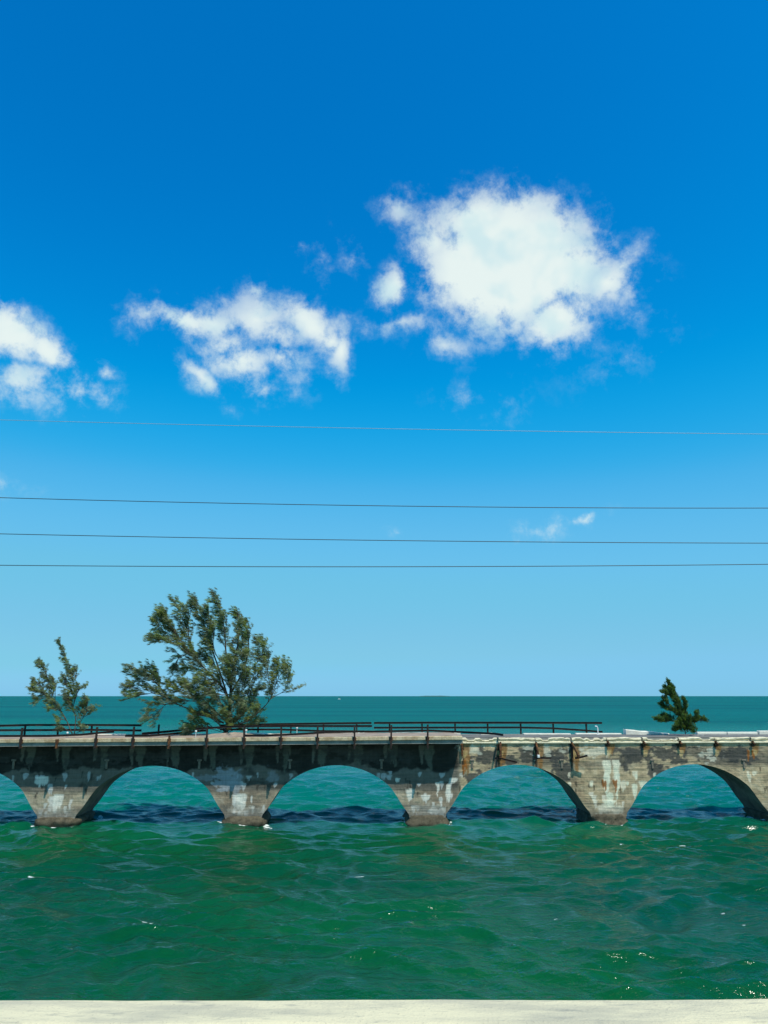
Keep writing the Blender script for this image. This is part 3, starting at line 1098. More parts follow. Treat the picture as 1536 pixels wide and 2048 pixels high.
# loose slabs of the broken far parapet
def slab(x0, y0, x1, y1, yb, v0, dv, label, mat=None):
    ua, za = on_v(x0, y0, v0 + dv)
    ub, zb2 = on_v(x1, y1, v0 + dv)
    zlow = on_v(x0, yb, v0)[1]
    mb = MB()
    n = 9
    b0 = []
    for k in range(n):
        f = k / (n - 1)
        u = ua + (ub - ua) * f
        z = za + (zb2 - za) * f + random.uniform(-.02, .02)
        for (vv, zz) in ((v0, 5.9), (v0, z - 0.05), (v0 + 0.05, z - 0.01), (v0 + dv, z), (v0 + dv, 5.9)):
            mb.v.append((u, vv + random.uniform(-.015, .015), zz))
    for k in range(n - 1):
        for j in range(4):
            a = k * 5 + j
            mb.f.append([a, a + 5, a + 6, a + 1])
    mb.f.append([0, 1, 2, 3, 4])
    mb.f.append([(n - 1) * 5 + j for j in (4, 3, 2, 1, 0)])
    o = mb.build('parapet_slab', mat or m_white, None, ((ua + ub) / 2, v0, 6.0))
    tag(o, label, 'concrete slab', 'loose parapet slabs')
    return o


slab(1246, 1458.3, 1332, 1466, 1474, 4.1, .7, 'tilted white-topped concrete slab left of the small right tree')
slab(500, 1464.6, 556, 1468, 1471, 3.6, .5, 'small pale slab lying tilted on deck right of the big tree base')
slab(1358, 1471.2, 1404, 1469, 1474, 3.0, .35, 'low thin pale slab lying at the foot of the small right tree')

# bent white pipe and little white markers on the deck
u, z = on_v(1196, 1468, 4.0)
mb = MB().tube([(u, 4.0, 6.0), (u, 4.0, on_v(1196, 1455, 4)[1]), (u - 0.04, 4.0, on_v(1196, 1453, 4)[1]), (on_v(1190, 1452.5, 4)[0], 4.0, on_v(1190, 1452.5, 4)[1])], 0.05, 8)
mb.box(u - 0.10, u + 0.10, 3.9, 4.1, 6.03, 6.09, 0, .01)
o = mb.build('bent_pipe', m_wpaint, None, (u, 4.0, 6.03))
tag(o, 'bent white pipe standing on deck near the right end of far railing', 'pipe')
for (px, yt, yb, v, lab) in [(392, 1462, 1475, -0.6, 'thin white marker stake with round cap in front of the big tree'),
                             (492.5, 1460, 1472, 0.6, 'thin white marker stake beside the near railing right of big tree trunk'),
                             (135, 1465, 1475, -0.3, 'short white marker stake below the small left tree'),
                             (594, 1455, 1464, 3.6, 'thin white marker stake near the far railing right of big tree')]:
    u, z1 = on_v(px, yt, v)
    zb2 = deck_z(u) - 0.02
    mb = MB().tube([(u, v, zb2), (u, v, z1 - 0.05)], 0.022, 6)
    mb.tube([(u, v, z1 - 0.10), (u, v, z1 - 0.07), (u, v, z1), (u, v, z1 + 0.04), (u, v, z1 + 0.05)], [0.03, 0.075, 0.085, 0.05, 0.01], 8)
    o = mb.build('marker_stake', m_wpaint, None, (u, v, zb2))
    tag(o, lab, 'marker', 'white marker stakes')

# iron brackets left hanging on the broken side
HANG = [
    (997, (1000, 1484), (1001, 1514), [(990, 1516.5), (1002, 1517), (1034, 1525)], 'rusty iron bracket with drooping arm, nearest the deck break'),
    (1071, (1071, 1484), (1077, 1513), [(1067, 1516), (1080, 1516), (1102, 1516)], 'rusty iron bracket with level arm, middle of the three'),
    (1144, (1142, 1484), (1157, 1513), [(1150, 1516.5), (1160, 1515), (1175, 1511)], 'rusty iron bracket with upturned arm, rightmost of the three'),
]
for (px, a, b, arm, lab) in HANG:
    u0, z0 = on_v(a[0], a[1], 0)
    br = empty('iron_bracket', (u0, 0, z0), lab, 'bracket', 'hanging iron brackets')
    u1, z1 = on_v(b[0], b[1], -0.5)
    hpost(u0, -0.12, z0 - 1.15, z0 + 0.02, 0, 1.1).build('wall_plate', m_rust, br)
    MB().bar([(u0, -0.2, z0 - 0.05), ((u0 + u1) / 2, -0.36, (z0 + z1) / 2), (u1, -0.52, z1)], [(-.07, -.05), (.07, -.05), (.07, .05), (-.07, .05)]).build('strut', m_rusty, br)
    pts = []
    for k, (x, y) in enumerate(arm):
        uu, zz = on_v(x, y, -0.35 - 0.12 * k)
        pts.append((uu, -0.35 - 0.12 * k, zz))
    MB().bar(pts, [(s * 1.0, q * 1.0) for s, q in IPROF]).build('arm', m_rust, br)
    MB().box(u1 - 0.10, u1 + 0.08, -0.62, -0.44, z1 - 0.08, z1 + 0.12, 0, .02).build('gusset', m_wpaint if px == 1071 else m_rusty, br)
for k, px in enumerate((1214, 1286, 1358, 1430, 1503)):
    u, z = on_v(px, 1484, 0)
    st = empty('bracket_stub', (u, 0, z),
               'sawn-off rusty bracket stub on the wall, %s' % ['leftmost, above the pale twin runs of a pier', 'second from the left of the five stubs', 'middle of five, below the small right tree',
                                                         'fourth from the left of the five stubs', 'rightmost, above a bright orange rust patch'][k], 'bracket stub', 'bracket stubs')
    hpost(u, -0.14, z - 0.34, z + 0.10, 0.03 * (-1) ** k, 1.0).build('wall_plate', m_rusty, st)
    MB().bar([(u - 0.04, -0.18, z + 0.08), (u + 0.10, -0.30, z - 0.12), (u + 0.03, -0.22, z - 0.30)], [(-.06, -.04), (.06, -.04), (.06, .04), (-.06, .04)]).build('broken_strut', m_rusty, st)
u, z = on_v(925, 1486, -0.6)
o = hpost(u + 0.02, -0.16, on_v(925, 1512, -.16)[1], on_v(925, 1484, -.16)[1], 0, 1.0).build('wall_post', m_rusty, None, (u, -0.16, z))
tag(o, 'upright rusty iron post on the wall where the deck breaks off', 'post')

print('T', round(time.time() - T0, 1))
# ------------------------------------------------------------------ trees
m_bark, t = material('grey_brown_bark')
geo = t.n('ShaderNodeNewGeometry').outputs['Position']
n1 = t.noise(t.vmath('MULTIPLY', geo, (6, 6, 2)), 1.5, 5, 0.65)
principled(t, t.mix(t.rng(n1, 0.35, 0.7), (0.05, 0.038, 0.028), (0.15, 0.125, 0.095)), 0.9, bump(t, n1, 0.6, 0.04), 0.2)

m_needle, t = material('casuarina_needles')
at = t.n('ShaderNodeAttribute', attribute_name='tone')
dif = t.n('ShaderNodeBsdfDiffuse')
trn = t.n('ShaderNodeBsdfTranslucent')
t.put(dif.inputs[0], at.outputs['Color'])
t.put(trn.inputs[0], t.mix(1.0, at.outputs['Color'], (0.9, 1.0, 0.45), 'MULTIPLY'))
mm = t.n('ShaderNodeMixShader')
mm.inputs[0].default_value = 0.5
t.put(mm.inputs[1], dif.outputs[0])
t.put(mm.inputs[2], trn.outputs[0])
t.put(t.n('ShaderNodeOutputMaterial').inputs[0], mm.outputs[0])


def catmull(P, n):
    P = [np.array(p, float) for p in P]
    if len(P) < 3:
        return [P[0] + (P[-1] - P[0]) * k / n for k in range(n + 1)]
    out = []
    Q = [2 * P[0] - P[1]] + P + [2 * P[-1] - P[-2]]
    segs = len(P) - 1
    for k in range(n + 1):
        s = min(k / n * segs, segs - 1e-6)
        i = int(s)
        f = s - i
        p0, p1, p2, p3 = Q[i:i + 4]
        out.append(0.5 * (2 * p1 + (p2 - p0) * f + (2 * p0 - 5 * p1 + 4 * p2 - p3) * f * f + (3 * p1 - p0 - 3 * p2 + p3) * f ** 3))
    return out


def casuarina(name, label, limbs, conv, vbase, base_u, base_z, seed, r0, step, plume, tuft_len, blades, wind, dense=1.0, spread=1.0, tone=0, plen=0.5):
    """limbs: [(points in zoom pixels, depth offset at the tip, start radius, bare fraction)]"""
    rs = np.random.RandomState(seed)
    tree = empty(name, (base_u, vbase, base_z), label, 'tree', 'wind-bent pines on the old bridge')
    wood = MB()
    V = []
    T = []
    wind = np.array(wind, float)

    def tuft(p, d, scale, col):
        V.append((p[0], p[1], p[2], d[0], d[1], d[2], scale))
        T.append(col)

    def walk(p, d, ln, n, pull):
        d = d / np.linalg.norm(d)
        pts = [p.copy()]
        for k in range(n):
            d = d + wind * pull + np.array((0, 0, 0.03)) + rs.randn(3) * 0.05
            d = d / np.linalg.norm(d)
            pts.append(pts[-1] + d * ln / n)
        return pts

    def plume_at(p, d, ln, rad, col):
        n = max(2, int(ln / 0.17))
        pts = walk(p, d, ln, n, 0.05)
        wood.tube([tuple(pts[0]), tuple(pts[n // 2]), tuple(pts[-1])], [rad, rad * .6, 0.004], 3)
        for k in range(1, n + 1):
            dd = pts[k] - pts[k - 1]
            dd = dd / np.linalg.norm(dd)
            for j in range(1):
                side = rs.randn(3)
                side -= dd * side.dot(dd)
                side /= np.linalg.norm(side) + 1e-9
                tuft(pts[k] + rs.randn(3) * 0.03, 0.40 * dd + 0.32 * side + wind * 1.1, 1.0 - 0.30 * k / n, col * (0.55 + 0.9 * rs.rand()))

    def branch(p, d, ln, col):
        n = max(3, int(ln / 0.21))
        pts = walk(p, d, ln, n, 0.06)
        wood.tube([tuple(q) for q in pts], [0.024 * (1 - 0.75 * k / n) for k in range(n + 1)], 4)
        for k in range(1, n + 1):
            dd = pts[k] - pts[k - 1]
            dd = dd / np.linalg.norm(dd)
            for j in range(1):
                side = rs.randn(3)
                side -= dd * side.dot(dd)
                side /= np.linalg.norm(side) + 1e-9
                plume_at(pts[k], dd * 0.9 + side * 0.42 + np.array((0, 0, 0.12)), plen * (0.55 + 0.8 * rs.rand()), 0.010, col * (0.8 + 0.4 * rs.rand()))

    GREENS = [np.array((0.200, 0.255, 0.105)), np.array((0.205, 0.250, 0.150)), np.array((0.245, 0.280, 0.100)), np.array((0.235, 0.265, 0.180))]
    if tone:
        GREENS = [np.array((0.095, 0.170, 0.055)), np.array((0.140, 0.205, 0.055)), np.array((0.075, 0.135, 0.060))]
    for (L, dv, rad, bare) in limbs:
        pts = []
        for k, (x, y) in enumerate(L):
            f = k / max(1, len(L) - 1)
            v = vbase + dv[0] + (dv[1] - dv[0]) * f
            u, z = on_v(*conv(x, y), v)
            pts.append((u, v, z))
        ln = sum(np.linalg.norm(np.array(pts[k + 1]) - np.array(pts[k])) for k in range(len(pts) - 1))
        n = max(6, int(ln / 0.22))
        cur = catmull(pts, n)
        wood.tube([tuple(c) for c in cur], [max(0.012, 0.56 * rad * (1 - 0.88 * k / n)) for k in range(n + 1)], 6)
        s = bare * ln
        while s < ln:
            f = s / ln
            i = min(int(f * n), n - 1)
            p = cur[i] + (cur[i + 1] - cur[i]) * (f * n - i)
            tg = cur[i + 1] - cur[i]
            tg = tg / np.linalg.norm(tg)
            side = rs.randn(3) * np.array((1, 1.1, 0.8))
            side -= tg * side.dot(tg)
            side /= np.linalg.norm(side) + 1e-9
            d = tg * 0.95 + side * 0.62 * spread + wind * 0.15 + np.array((0, 0, 0.22))
            col = GREENS[rs.randint(len(GREENS))] * (0.75 + 0.5 * rs.rand())
            branch(p, d, plume * (0.6 + 0.9 * rs.rand()) * (1 - 0.78 * f), col)
            s += step * (0.6 + 0.8 * rs.rand()) / dense
        col = GREENS[rs.randint(len(GREENS))]
        plume_at(cur[-1], cur[-1] - cur[-3], plume * 0.5, 0.014, col)
    wood.build('trunk', m_bark, tree, smooth=True)
    A = np.repeat(np.array(V), blades, 0)
    Tc = np.repeat(np.array(T), blades, 0)
    nb = len(A)
    p = A[:, :3] + rs.randn(nb, 3) * 0.035
    d = A[:, 3:6] + rs.randn(nb, 3) * 0.20
    d /= np.linalg.norm(d, axis=1)[:, None] + 1e-9
    sd = np.cross(d, rs.randn(nb, 3))
    sd /= np.linalg.norm(sd, axis=1)[:, None] + 1e-9
    ln_ = (tuft_len * A[:, 6] * (0.6 + 0.7 * rs.rand(nb)))[:, None]
    wd = (0.017 * (0.7 + 0.6 * rs.rand(nb)))[:, None]
    sag = np.array((0, 0, -0.10)) * ln_
    Va = np.stack([p - sd * wd * 0.4, p + sd * wd * 0.4, p + d * ln_ * 0.55 + sd * wd * 0.6 + sag * .3, p + d * ln_ + sag, p + d * ln_ * 0.55 - sd * wd * 0.6 + sag * .3], 1)
    Va = Va - np.array((base_u, vbase, base_z))
    T = Tc * (0.72 + 0.56 * rs.rand(nb))[:, None]
    me = bpy.data.meshes.new('crown')
    me.vertices.add(nb * 5)
    me.vertices.foreach_set('co', Va.ravel().astype(np.float32))
    me.loops.add(nb * 5)
    me.loops.foreach_set('vertex_index', np.arange(nb * 5, dtype=np.int32))
    me.polygons.add(nb)
    me.polygons.foreach_set('loop_start', np.arange(0, nb * 5, 5, dtype=np.int32))
    me.polygons.foreach_set('loop_total', np.full(nb, 5, dtype=np.int32))
    me.update(calc_edges=True)
    ca = me.color_attributes.new('tone', 'FLOAT_COLOR', 'POINT')
    rgba = np.concatenate([np.repeat(np.array(T), 5, 0), np.ones((nb * 5, 1))], 1)
    ca.data.foreach_set('color', rgba.ravel().astype(np.float32))
    me.materials.append(m_needle)
    o = bpy.data.objects.new('crown', me)
    COL.objects.link(o)
    o.parent = tree
    print(name, 'blades', nb)
    return tree


def z5(x, y):
    x, y = 890 + (x - 890) * 0.95, 1255 + (y - 1255) * 0.93
    return (230 + x / 4.0421, 1160 + y / 4.0424)


def z6(x, y):
    return (40 + x / 8.533, 1270 + y / 8.532)


def z7(x, y):
    return (1220 + x / 4.861, 1340 + y / 4.86)


VB = 2.6
BIG = [
    ([(890, 1250), (925, 1080), (938, 900), (945, 760), (975, 600), (1000, 450), (1010, 300), (1000, 215)], (0, .6), .30, .30),
    ([(930, 950), (850, 820), (760, 720), (640, 590), (520, 440), (420, 290), (375, 185)], (0, -1.2), .17, .32),
    ([(640, 590), (590, 420), (545, 280), (465, 110)], (-.6, .8), .09, .15),
    ([(560, 330), (590, 220), (600, 160)], (0, -.4), .04, .1),
    ([(935, 1000), (850, 720), (770, 480), (710, 280), (650, 90)], (0, 1.2), .15, .38),
    ([(770, 480), (755, 300), (745, 180)], (.6, .2), .06, .2),
    ([(942, 800), (900, 560), (885, 350), (860, 200), (805, 80)], (.1, -.6), .14, .30),
    ([(885, 420), (900, 300), (905, 240)], (-.4, -.9), .05, .2),
    ([(945, 880), (1040, 700), (1090, 500), (1080, 370), (1050, 300)], (0, -1.0), .14, .25),
    ([(1010, 760), (1150, 640), (1215, 520), (1195, 450)], (0, .9), .09, .25),
    ([(900, 1190), (1080, 1130), (1200, 1030), (1280, 930), (1335, 780), (1405, 650)], (0, -.8), .12, .52),
    ([(1280, 930), (1390, 870), (1430, 770), (1450, 690)], (-.6, -1.4), .05, .25),
    ([(1290, 900), (1260, 760), (1250, 640), (1255, 600)], (-.5, .2), .05, .2),
    ([(1330, 800), (1330, 700), (1345, 640)], (-.7, -.2), .04, .1),
    ([(880, 1150), (720, 1070), (540, 1010), (420, 950), (280, 890), (80, 930)], (0, -1.0), .13, .45),
    ([(430, 955), (320, 820), (220, 740), (100, 690)], (-.5, -1.3), .06, .25),
    ([(330, 880), (330, 790), (260, 715)], (-.6, -.1), .04, .15),
    ([(300, 900), (180, 850), (75, 850)], (-.6, -.4), .04, .15),
    ([(440, 965), (370, 1000), (320, 1060), (265, 1105)], (-.5, -.8), .05, .2),
    ([(885, 1120), (740, 980), (640, 880), (550, 820)], (0, -1.1), .10, .30),
    ([(700, 940), (560, 880), (470, 840), (440, 830)], (-.5, -.2), .05, .2),
    ([(740, 980), (620, 960), (520, 940)], (-.6, -1.6), .05, .15),
    ([(880, 1210), (760, 1180), (670, 1170), (610, 1190)], (0, .5), .08, .25),
    ([(880, 1200), (790, 1120), (700, 1080), (650, 1090)], (0, -.9), .07, .3),
    ([(900, 1210), (990, 1120), (1090, 1020), (1140, 920)], (0, 1.0), .09, .25),
    ([(910, 1200), (1010, 1150), (1120, 1090), (1180, 1060)], (0, -.3), .07, .3),
    ([(1000, 900), (1100, 800), (1170, 720)], (.2, -.9), .06, .2),
    ([(640, 590), (480, 470), (380, 425), (290, 430)], (-.8, -1.8), .06, .2),
    ([(600, 560), (520, 560), (480, 600), (470, 640)], (-.6, -.2), .05, .2),
    ([(520, 440), (420, 380), (350, 330), (315, 270)], (-.9, .0), .05, .1),
    ([(500, 420), (400, 290), (345, 240)], (-.8, -1.6), .04, .1),
    ([(760, 720), (680, 690), (600, 660), (570, 690)], (-.2, .6), .05, .2),
    ([(850, 820), (800, 640), (700, 560), (600, 520)], (-.1, 1.2), .07, .2),
    ([(940, 860), (860, 760), (760, 830), (660, 800)], (-.3, -1.4), .06, .2),
    ([(945, 800), (960, 700), (930, 620)], (-.6, -1.3), .06, .1),
    ([(940, 900), (830, 900), (740, 860)], (-.6, -1.5), .06, .15),
    ([(935, 980), (1010, 900), (1060, 780), (1090, 720)], (-.5, -1.5), .06, .2),
    ([(920, 1090), (870, 1000), (830, 930)], (-.4, -1.2), .06, .15),
    ([(910, 1130), (960, 1040), (980, 960)], (-.4, -1.1), .06, .15),
    ([(900, 1210), (900, 1130), (880, 1080)], (-.3, -.8), .06, .15),
    ([(975, 600), (1040, 520), (1060, 420)], (.1, .8), .05, .15),
    ([(895, 1240), (960, 1170), (1030, 1080), (1060, 1010)], (-.2, -1.0), .06, .1),
    ([(885, 1230), (830, 1150), (780, 1060), (730, 1010)], (-.2, -1.0), .06, .15),
    ([(890, 1240), (940, 1180), (920, 1100)], (-.3, -1.2), .05, .1),
    ([(900, 1235), (1060, 1170), (1160, 1130)], (0, .8), .05, .2),
    ([(885, 1235), (760, 1200), (640, 1220), (600, 1235)], (0, -.5), .05, .3),
    ([(920, 1050), (1000, 960), (1110, 880), (1190, 860)], (0, .3), .06, .2),
    ([(930, 960), (880, 860), (800, 780), (720, 760)], (-.3, -1.6), .06, .2),
    ([(940, 850), (990, 720), (1040, 600), (1060, 560)], (-.3, -1.5), .06, .2),
    ([(850, 620), (800, 520), (790, 420), (800, 330)], (0, -.9), .06, .15),
]
bu, bz = on_v(*z5(890, 1255), VB)
casuarina('pine_tree', 'big windswept feathery pine leaning left on the bridge deck', BIG, z5, VB, bu, bz, 5, .3, 0.19, 1.35, 0.38, 14, (-0.75, 0.05, -0.03), 1.0, 1.0, 0, 0.50)

LEFT = [
    ([(890, 1690), (790, 1450), (700, 1300), (570, 1150), (450, 1030), (320, 960), (230, 930)], (0, -.3), .07, .3),
    ([(580, 1160), (525, 900), (470, 720), (390, 560), (355, 490)], (-.1, .3), .04, .12),
    ([(440, 1020), (345, 850), (280, 810)], (-.2, .1), .03, .15),
    ([(600, 1180), (600, 950), (560, 770)], (0, .3), .03, .2),
    ([(930, 1690), (950, 1400), (905, 1260), (940, 1080), (905, 850), (870, 620), (790, 400), (690, 150)], (0, .2), .07, .2),
    ([(940, 1080), (1000, 950), (1055, 890)], (0, -.3), .03, .15),
    ([(905, 850), (955, 700), (945, 600)], (.1, .4), .03, .15),
    ([(930, 1010), (800, 870), (750, 750)], (0, -.3), .03, .15),
    ([(960, 1600), (1060, 1440), (1140, 1290), (1140, 1110)], (0, -.3), .04, .25),
    ([(1100, 1400), (1180, 1320), (1210, 1290)], (-.1, .2), .02, .1),
    ([(960, 1480), (1040, 1320), (1080, 1240)], (0, .3), .03, .15),
    ([(920, 1680), (790, 1610), (720, 1590)], (0, -.2), .03, .3),
    ([(940, 1690), (1020, 1640), (1080, 1590)], (0, -.3), .03, .3),
    ([(905, 1260), (850, 1130), (810, 1040)], (0, -.3), .03, .15),
    ([(700, 1300), (620, 1260), (560, 1270)], (-.1, -.4), .03, .15),
    ([(480, 1060), (390, 1080), (330, 1110)], (-.2, -.4), .03, .1),
    ([(800, 1470), (740, 1440), (700, 1440)], (0, -.3), .02, .2),
]
lu, lz = on_v(*z6(920, 1705), VB)
casuarina('pine_tree', 'small two-pronged feathery pine at the left end of the bridge', LEFT, z6, VB, lu, lz, 6, .1, 0.125, 0.68, 0.29, 14, (-0.75, 0.05, -0.03), 1.0, 1.0, 0, 0.34)

RIGHT = [
    ([(735, 625), (725, 520), (700, 410), (645, 310), (605, 210), (580, 130)], (0, 0), .06, .05),
    ([(645, 310), (580, 250), (525, 225)], (0, -.3), .03, .2),
    ([(690, 420), (600, 400), (540, 370), (515, 350)], (0, .3), .03, .15),
    ([(700, 520), (600, 495), (530, 500), (470, 485)], (0, -.2), .03, .15),
    ([(640, 510), (570, 470), (530, 455)], (0, .3), .02, .2),
    ([(725, 540), (790, 510), (850, 495), (920, 490)], (0, .2), .03, .2),
    ([(780, 560), (840, 490), (855, 430)], (0, -.2), .03, .2),
    ([(715, 470), (740, 380), (725, 300)], (0, -.3), .03, .1),
    ([(700, 410), (680, 340), (660, 290)], (0, .4), .03, .1),
    ([(735, 610), (680, 580), (650, 590)], (0, -.3), .03, .1),
    ([(735, 615), (790, 580), (810, 590)], (0, -.4), .03, .1),
    ([(720, 560), (690, 520), (665, 540)], (-.1, -.5), .03, .1),
    ([(730, 580), (760, 520), (770, 480)], (-.1, -.5), .03, .1),
    ([(620, 260), (590, 210), (550, 180)], (0, .2), .02, .1),
    ([(600, 360), (560, 320), (540, 290)], (0, -.2), .02, .1),
    ([(730, 600), (710, 500), (690, 430)], (-.1, -.4), .02, .05),
    ([(735, 600), (745, 500), (735, 420)], (.1, .4), .02, .05),
    ([(700, 430), (665, 360), (640, 300)], (-.1, -.3), .02, .05),
    ([(660, 350), (625, 270), (600, 200)], (0, -.3), .02, .05),
    ([(650, 330), (630, 240), (610, 180)], (0, .3), .02, .05),
    ([(690, 480), (650, 430), (610, 390)], (-.1, -.4), .02, .05),
    ([(735, 600), (700, 560), (680, 500)], (-.2, -.5), .02, .05),
    ([(740, 600), (770, 550), (790, 500)], (-.2, .4), .02, .05),
]
ru, rz = on_v(*z7(735, 632), VB)
casuarina('pine_tree', 'small dense dark green pine at the right side of the bridge', RIGHT, z7, VB, ru, rz, 8, .1, 0.062, 0.32, 0.24, 14, (-0.36, 0.05, 0.42), 1.0, 0.65, 1, 0.26)

# soil and rubble gathered round the roots
def mound(name, u, v, z, ru_, rv_, h, label, seed):
    n, m_ = 26, 9
    C = np.zeros((m_, n + 1, 3))
    for r in range(m_):
        f = r / (m_ - 1)
        for s in range(n + 1):
            a = 2 * math.pi * s / n
            j = 0.75 + 0.5 * float(fbm(np.array(math.cos(a) * 2 + seed), np.array(math.sin(a) * 2 + f * 2), 3))
            C[r, s] = (ru_ * (1 - f) * j * math.cos(a), rv_ * (1 - f) * j * math.sin(a),
                       h * (1 - (1 - f) ** 2) * (0.7 + 0.6 * float(fbm(np.array(a * 2.0 + seed), np.array(f * 5), 3))) - 0.05)
    vv = [tuple(q) for q in C.reshape(-1, 3)]
    ff = [[r * (n + 1) + s, r * (n + 1) + s + 1, (r + 1) * (n + 1) + s + 1, (r + 1) * (n + 1) + s] for r in range(m_ - 1) for s in range(n)]
    o = mesh_obj(name, vv, ff, m_deckL, None, False, W(u, v, z), YAW)
    tag(o, label, 'rubble')
    return o


mound('rubble_mound', bu + 0.8, 1.3, deck_z(bu) + 0.02, 2.4, 1.2, 0.26, 'low pinkish mound of soil and rubble at the big tree base', 4)
mound('rubble_mound', lu + 0.1, 2.2, deck_z(lu) + 0.02, 1.3, 1.0, 0.16, 'small heap of soil at the foot of the small left tree', 9)

print('T', round(time.time() - T0, 1))
# ------------------------------------------------------------------ overhead wires, well in front of the bridge
m_wire, t = material('weathered_wire')
principled(t, (0.035, 0.05, 0.055), 0.6)
m_wire2, t = material('bright_aluminium_wire')
principled(t, (0.32, 0.40, 0.44), 0.55, None, 0.5)
YW = 34.0


def wire(pts, y, rad, mat, label):
    xs_, zs_ = [], []
    for (px, py) in pts:
        d = ray(px, py)
        tt = y / d[1]
        xs_.append(d[0] * tt)
        zs_.append(CAM_H + d[2] * tt)
    c = np.polyfit(xs_, zs_, 2)
    c[0] = max(c[0], 0.0001)
    X = np.linspace(-75, 75, 90)
    mb = MB()
    mb.tube([(x, y, float(np.polyval(c, x))) for x in X], rad, 6)
    o = mesh_obj('power_line', mb.v, mb.f, mat)
    tag(o, label, 'wire', 'overhead wires')


wire([(0, 840), (384, 849), (768, 857.5), (1152, 864), (1536, 868)], YW, 0.011, m_wire2, 'thin pale overhead wire, topmost of four, below the clouds')
wire([(0, 995.5), (384, 1004.5), (768, 1012), (1152, 1015.5), (1536, 1016)], YW, 0.017, m_wire, 'dark overhead wire, second from the top of four')
wire([(0, 1068), (384, 1074.5), (768, 1081), (1152, 1085), (1536, 1086)], YW, 0.017, m_wire, 'dark overhead wire, third from the top of four')
wire([(0, 1130.5), (384, 1133), (768, 1133.5), (1152, 1132), (1536, 1128.5)], YW, 0.017, m_wire, 'dark overhead wire, lowest of four, just above the tree tops')

# ------------------------------------------------------------------ the bridge the camera stands on
m_bar, t = material('pale_barrier_concrete')
geo = t.n('ShaderNodeNewGeometry').outputs['Position']
n1 = t.noise(t.vmath('MULTIPLY', geo, (2.2, 9.0, 9.0)), 1.0, 5, 0.6)
n2 = t.noise(t.vmath('MULTIPLY', geo, (7.0, 34.0, 34.0)), 1.0, 4, 0.6)
n3 = t.noise(geo, 90.0, 3, 0.6)
c = t.mix(t.rng(n1, 0.40, 0.68), (0.62, 0.56, 0.37), (0.43, 0.40, 0.29))
c = t.mix(t.rng(n2, 0.56, 0.72, 0, 0.75), c, (0.30, 0.29, 0.23))
c = t.mix(t.rng(n3, 0.58, 0.72, 0, 0.5), c, (0.28, 0.26, 0.20))
principled(t, c, 0.9, bump(t, t.math('ADD', n2, t.math('MULTIPLY', n3, .9)), 0.6, 0.008), 0.2)
ang = math.atan((1996.5 - 1024) / F) - PITCH
YB = 3.0
ZB = CAM_H - YB * math.tan(ang)
prof = [(2.42, 7.25), (2.42, 7.40), (2.62, 7.62), (2.755, ZB - 0.05), (2.775, ZB - 0.012), (2.80, ZB), (2.985, ZB), (3.0, ZB - 0.01), (3.012, ZB - 0.05), (3.04, 7.05), (2.7, 7.05)]
vb, fbx = [], []
NX = 900
for k in range(NX + 1):
    x = -30 + 60 * k / NX
    for j, (yy, zz) in enumerate(prof):
        w1 = float(fbm(np.array(x * 1.9 + j), np.array(j * 3.3), 4, 0.6)) - 0.5 if 3 <= j <= 8 else 0.0
        vb.append((x, yy + 0.012 * w1, zz + 0.011 * w1))
npf = len(prof)
for k in range(NX):
    for j in range(npf):
        j2 = (j + 1) % npf
        fbx.append([k * npf + j, k * npf + j2, (k + 1) * npf + j2, (k + 1) * npf + j])
fbx.append(list(range(npf))[::-1])
fbx.append([NX * npf + j for j in range(npf)])
o = mesh_obj('concrete_barrier', vb, fbx, m_bar)
tag(o, 'pale weathered concrete barrier along the bottom edge, closest to the viewer', 'barrier')
mb = MB()
mb.box(-30, 30, -8, 2.415, 6.6, 7.25)
o = mesh_obj('road', mb.v, mb.f, m_asph)
tag(o, 'grey road of the newer bridge behind the pale barrier', None, None, 'structure')
mb = MB()
mb.box(-30, 30, -8, 3.04, 6.2, 6.597)
mb.box(-30, -29.2, -7, 2.2, -3, 6.198)
mb.box(29.2, 30, -7, 2.2, -3, 6.198)
o = mesh_obj('road_bridge_deck', mb.v, mb.f, m_slab)
tag(o, 'concrete deck carrying the newer road over the water', None, None, 'structure')

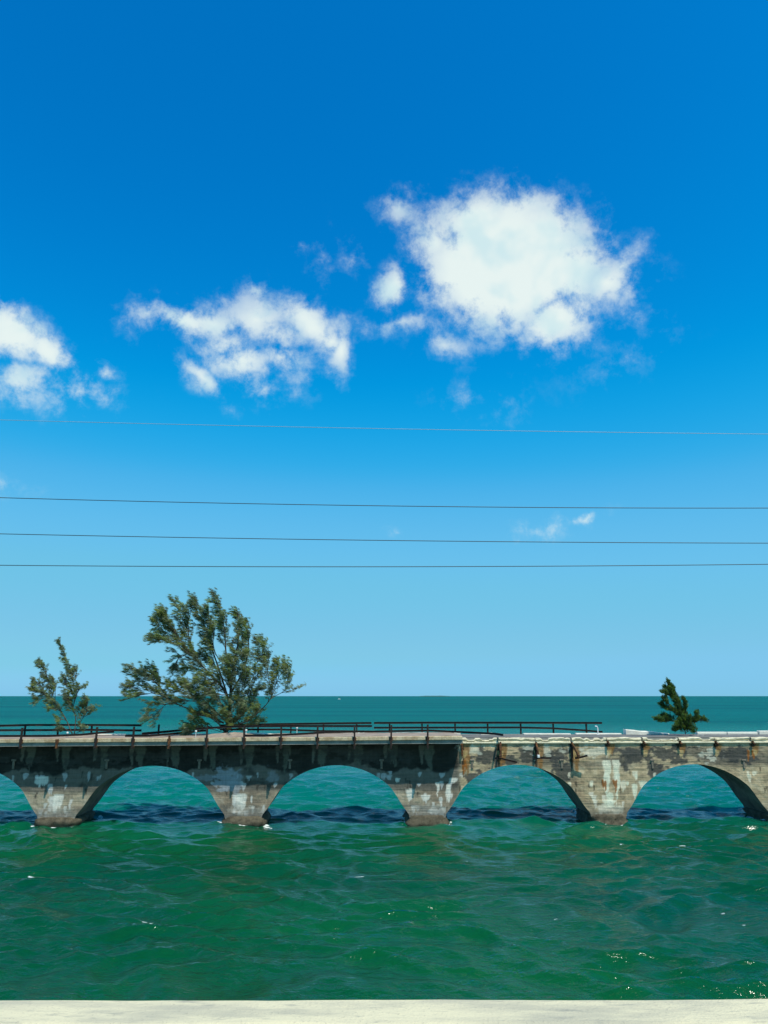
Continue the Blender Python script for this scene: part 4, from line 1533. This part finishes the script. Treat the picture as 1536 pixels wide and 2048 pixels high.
# ------------------------------------------------------------------ far off
m_isl, t = material('distant_mangrove')
geo = t.n('ShaderNodeNewGeometry').outputs['Position']
n1 = t.noise(geo, 0.01, 4, 0.6)
principled(t, t.mix(n1, (0.05, 0.085, 0.05), (0.08, 0.11, 0.07)), 0.9)
YI = 24000.0
x0 = ray(838, 1392)[0] / ray(838, 1392)[1] * YI
x1 = ray(902, 1392)[0] / ray(902, 1392)[1] * YI
vb, fb_ = [], []
n = 60
for k in range(n + 1):
    f = k / n
    h = (4 + 13 * math.sin(math.pi * f) ** 0.5 * (0.6 + 0.8 * float(fbm(np.array(f * 9.0), np.array(2.0), 3)))) if 0 < k < n else 0.5
    x = x0 + (x1 - x0) * f
    vb += [(x, YI - 120, -1), (x, YI - 60, h * 0.8), (x, YI + 60, h), (x, YI + 160, -1)]
for k in range(n):
    for j in range(3):
        a = k * 4 + j
        fb_.append([a, a + 4, a + 5, a + 1])
o = mesh_obj('island', vb, fb_, m_isl)
tag(o, 'low dark island on the horizon right of centre', None, None, 'structure')

# small white motor boat near the horizon
d = ray(678, 1398.6)
tt = -CAM_H / d[2]
bx_, by_ = d[0] * tt, d[1] * tt
boat = bpy.data.objects.new('motor_boat', None)
COL.objects.link(boat)
boat.location = (bx_, by_, 0)
ORG[boat.name] = (0, 0, 0)
tag(boat, 'tiny white motor boat far out near the horizon', 'boat')
hv, hf = [], []
secs = [(-3.4, 1.15, 1.0), (-1, 1.25, 1.05), (1.2, 1.1, 1.2), (2.8, 0.6, 1.4), (3.8, 0.05, 1.6)]
for (x, hw, top) in secs:
    hv += [(x, -hw, top), (x, -hw * 0.75, -0.3), (x, hw * 0.75, -0.3), (x, hw, top)]
for k in range(len(secs) - 1):
    for j in range(4):
        hf.append([k * 4 + j, k * 4 + (j + 1) % 4, (k + 1) * 4 + (j + 1) % 4, (k + 1) * 4 + j])
hf += [[3, 2, 1, 0], [16, 17, 18, 19]]
mesh_obj('hull', hv, hf, m_wpaint, boat)
mb = MB()
mb.box(-1.4, 1.0, -0.8, 0.8, 1.1, 2.6, 0, .15)
mesh_obj('cabin', mb.v, mb.f, m_wpaint, boat)
mb = MB()
mb.box(-1.6, 1.2, -0.9, 0.9, 2.602, 2.72, 0, .03)
mesh_obj('roof', mb.v, mb.f, m_wpaint, boat)
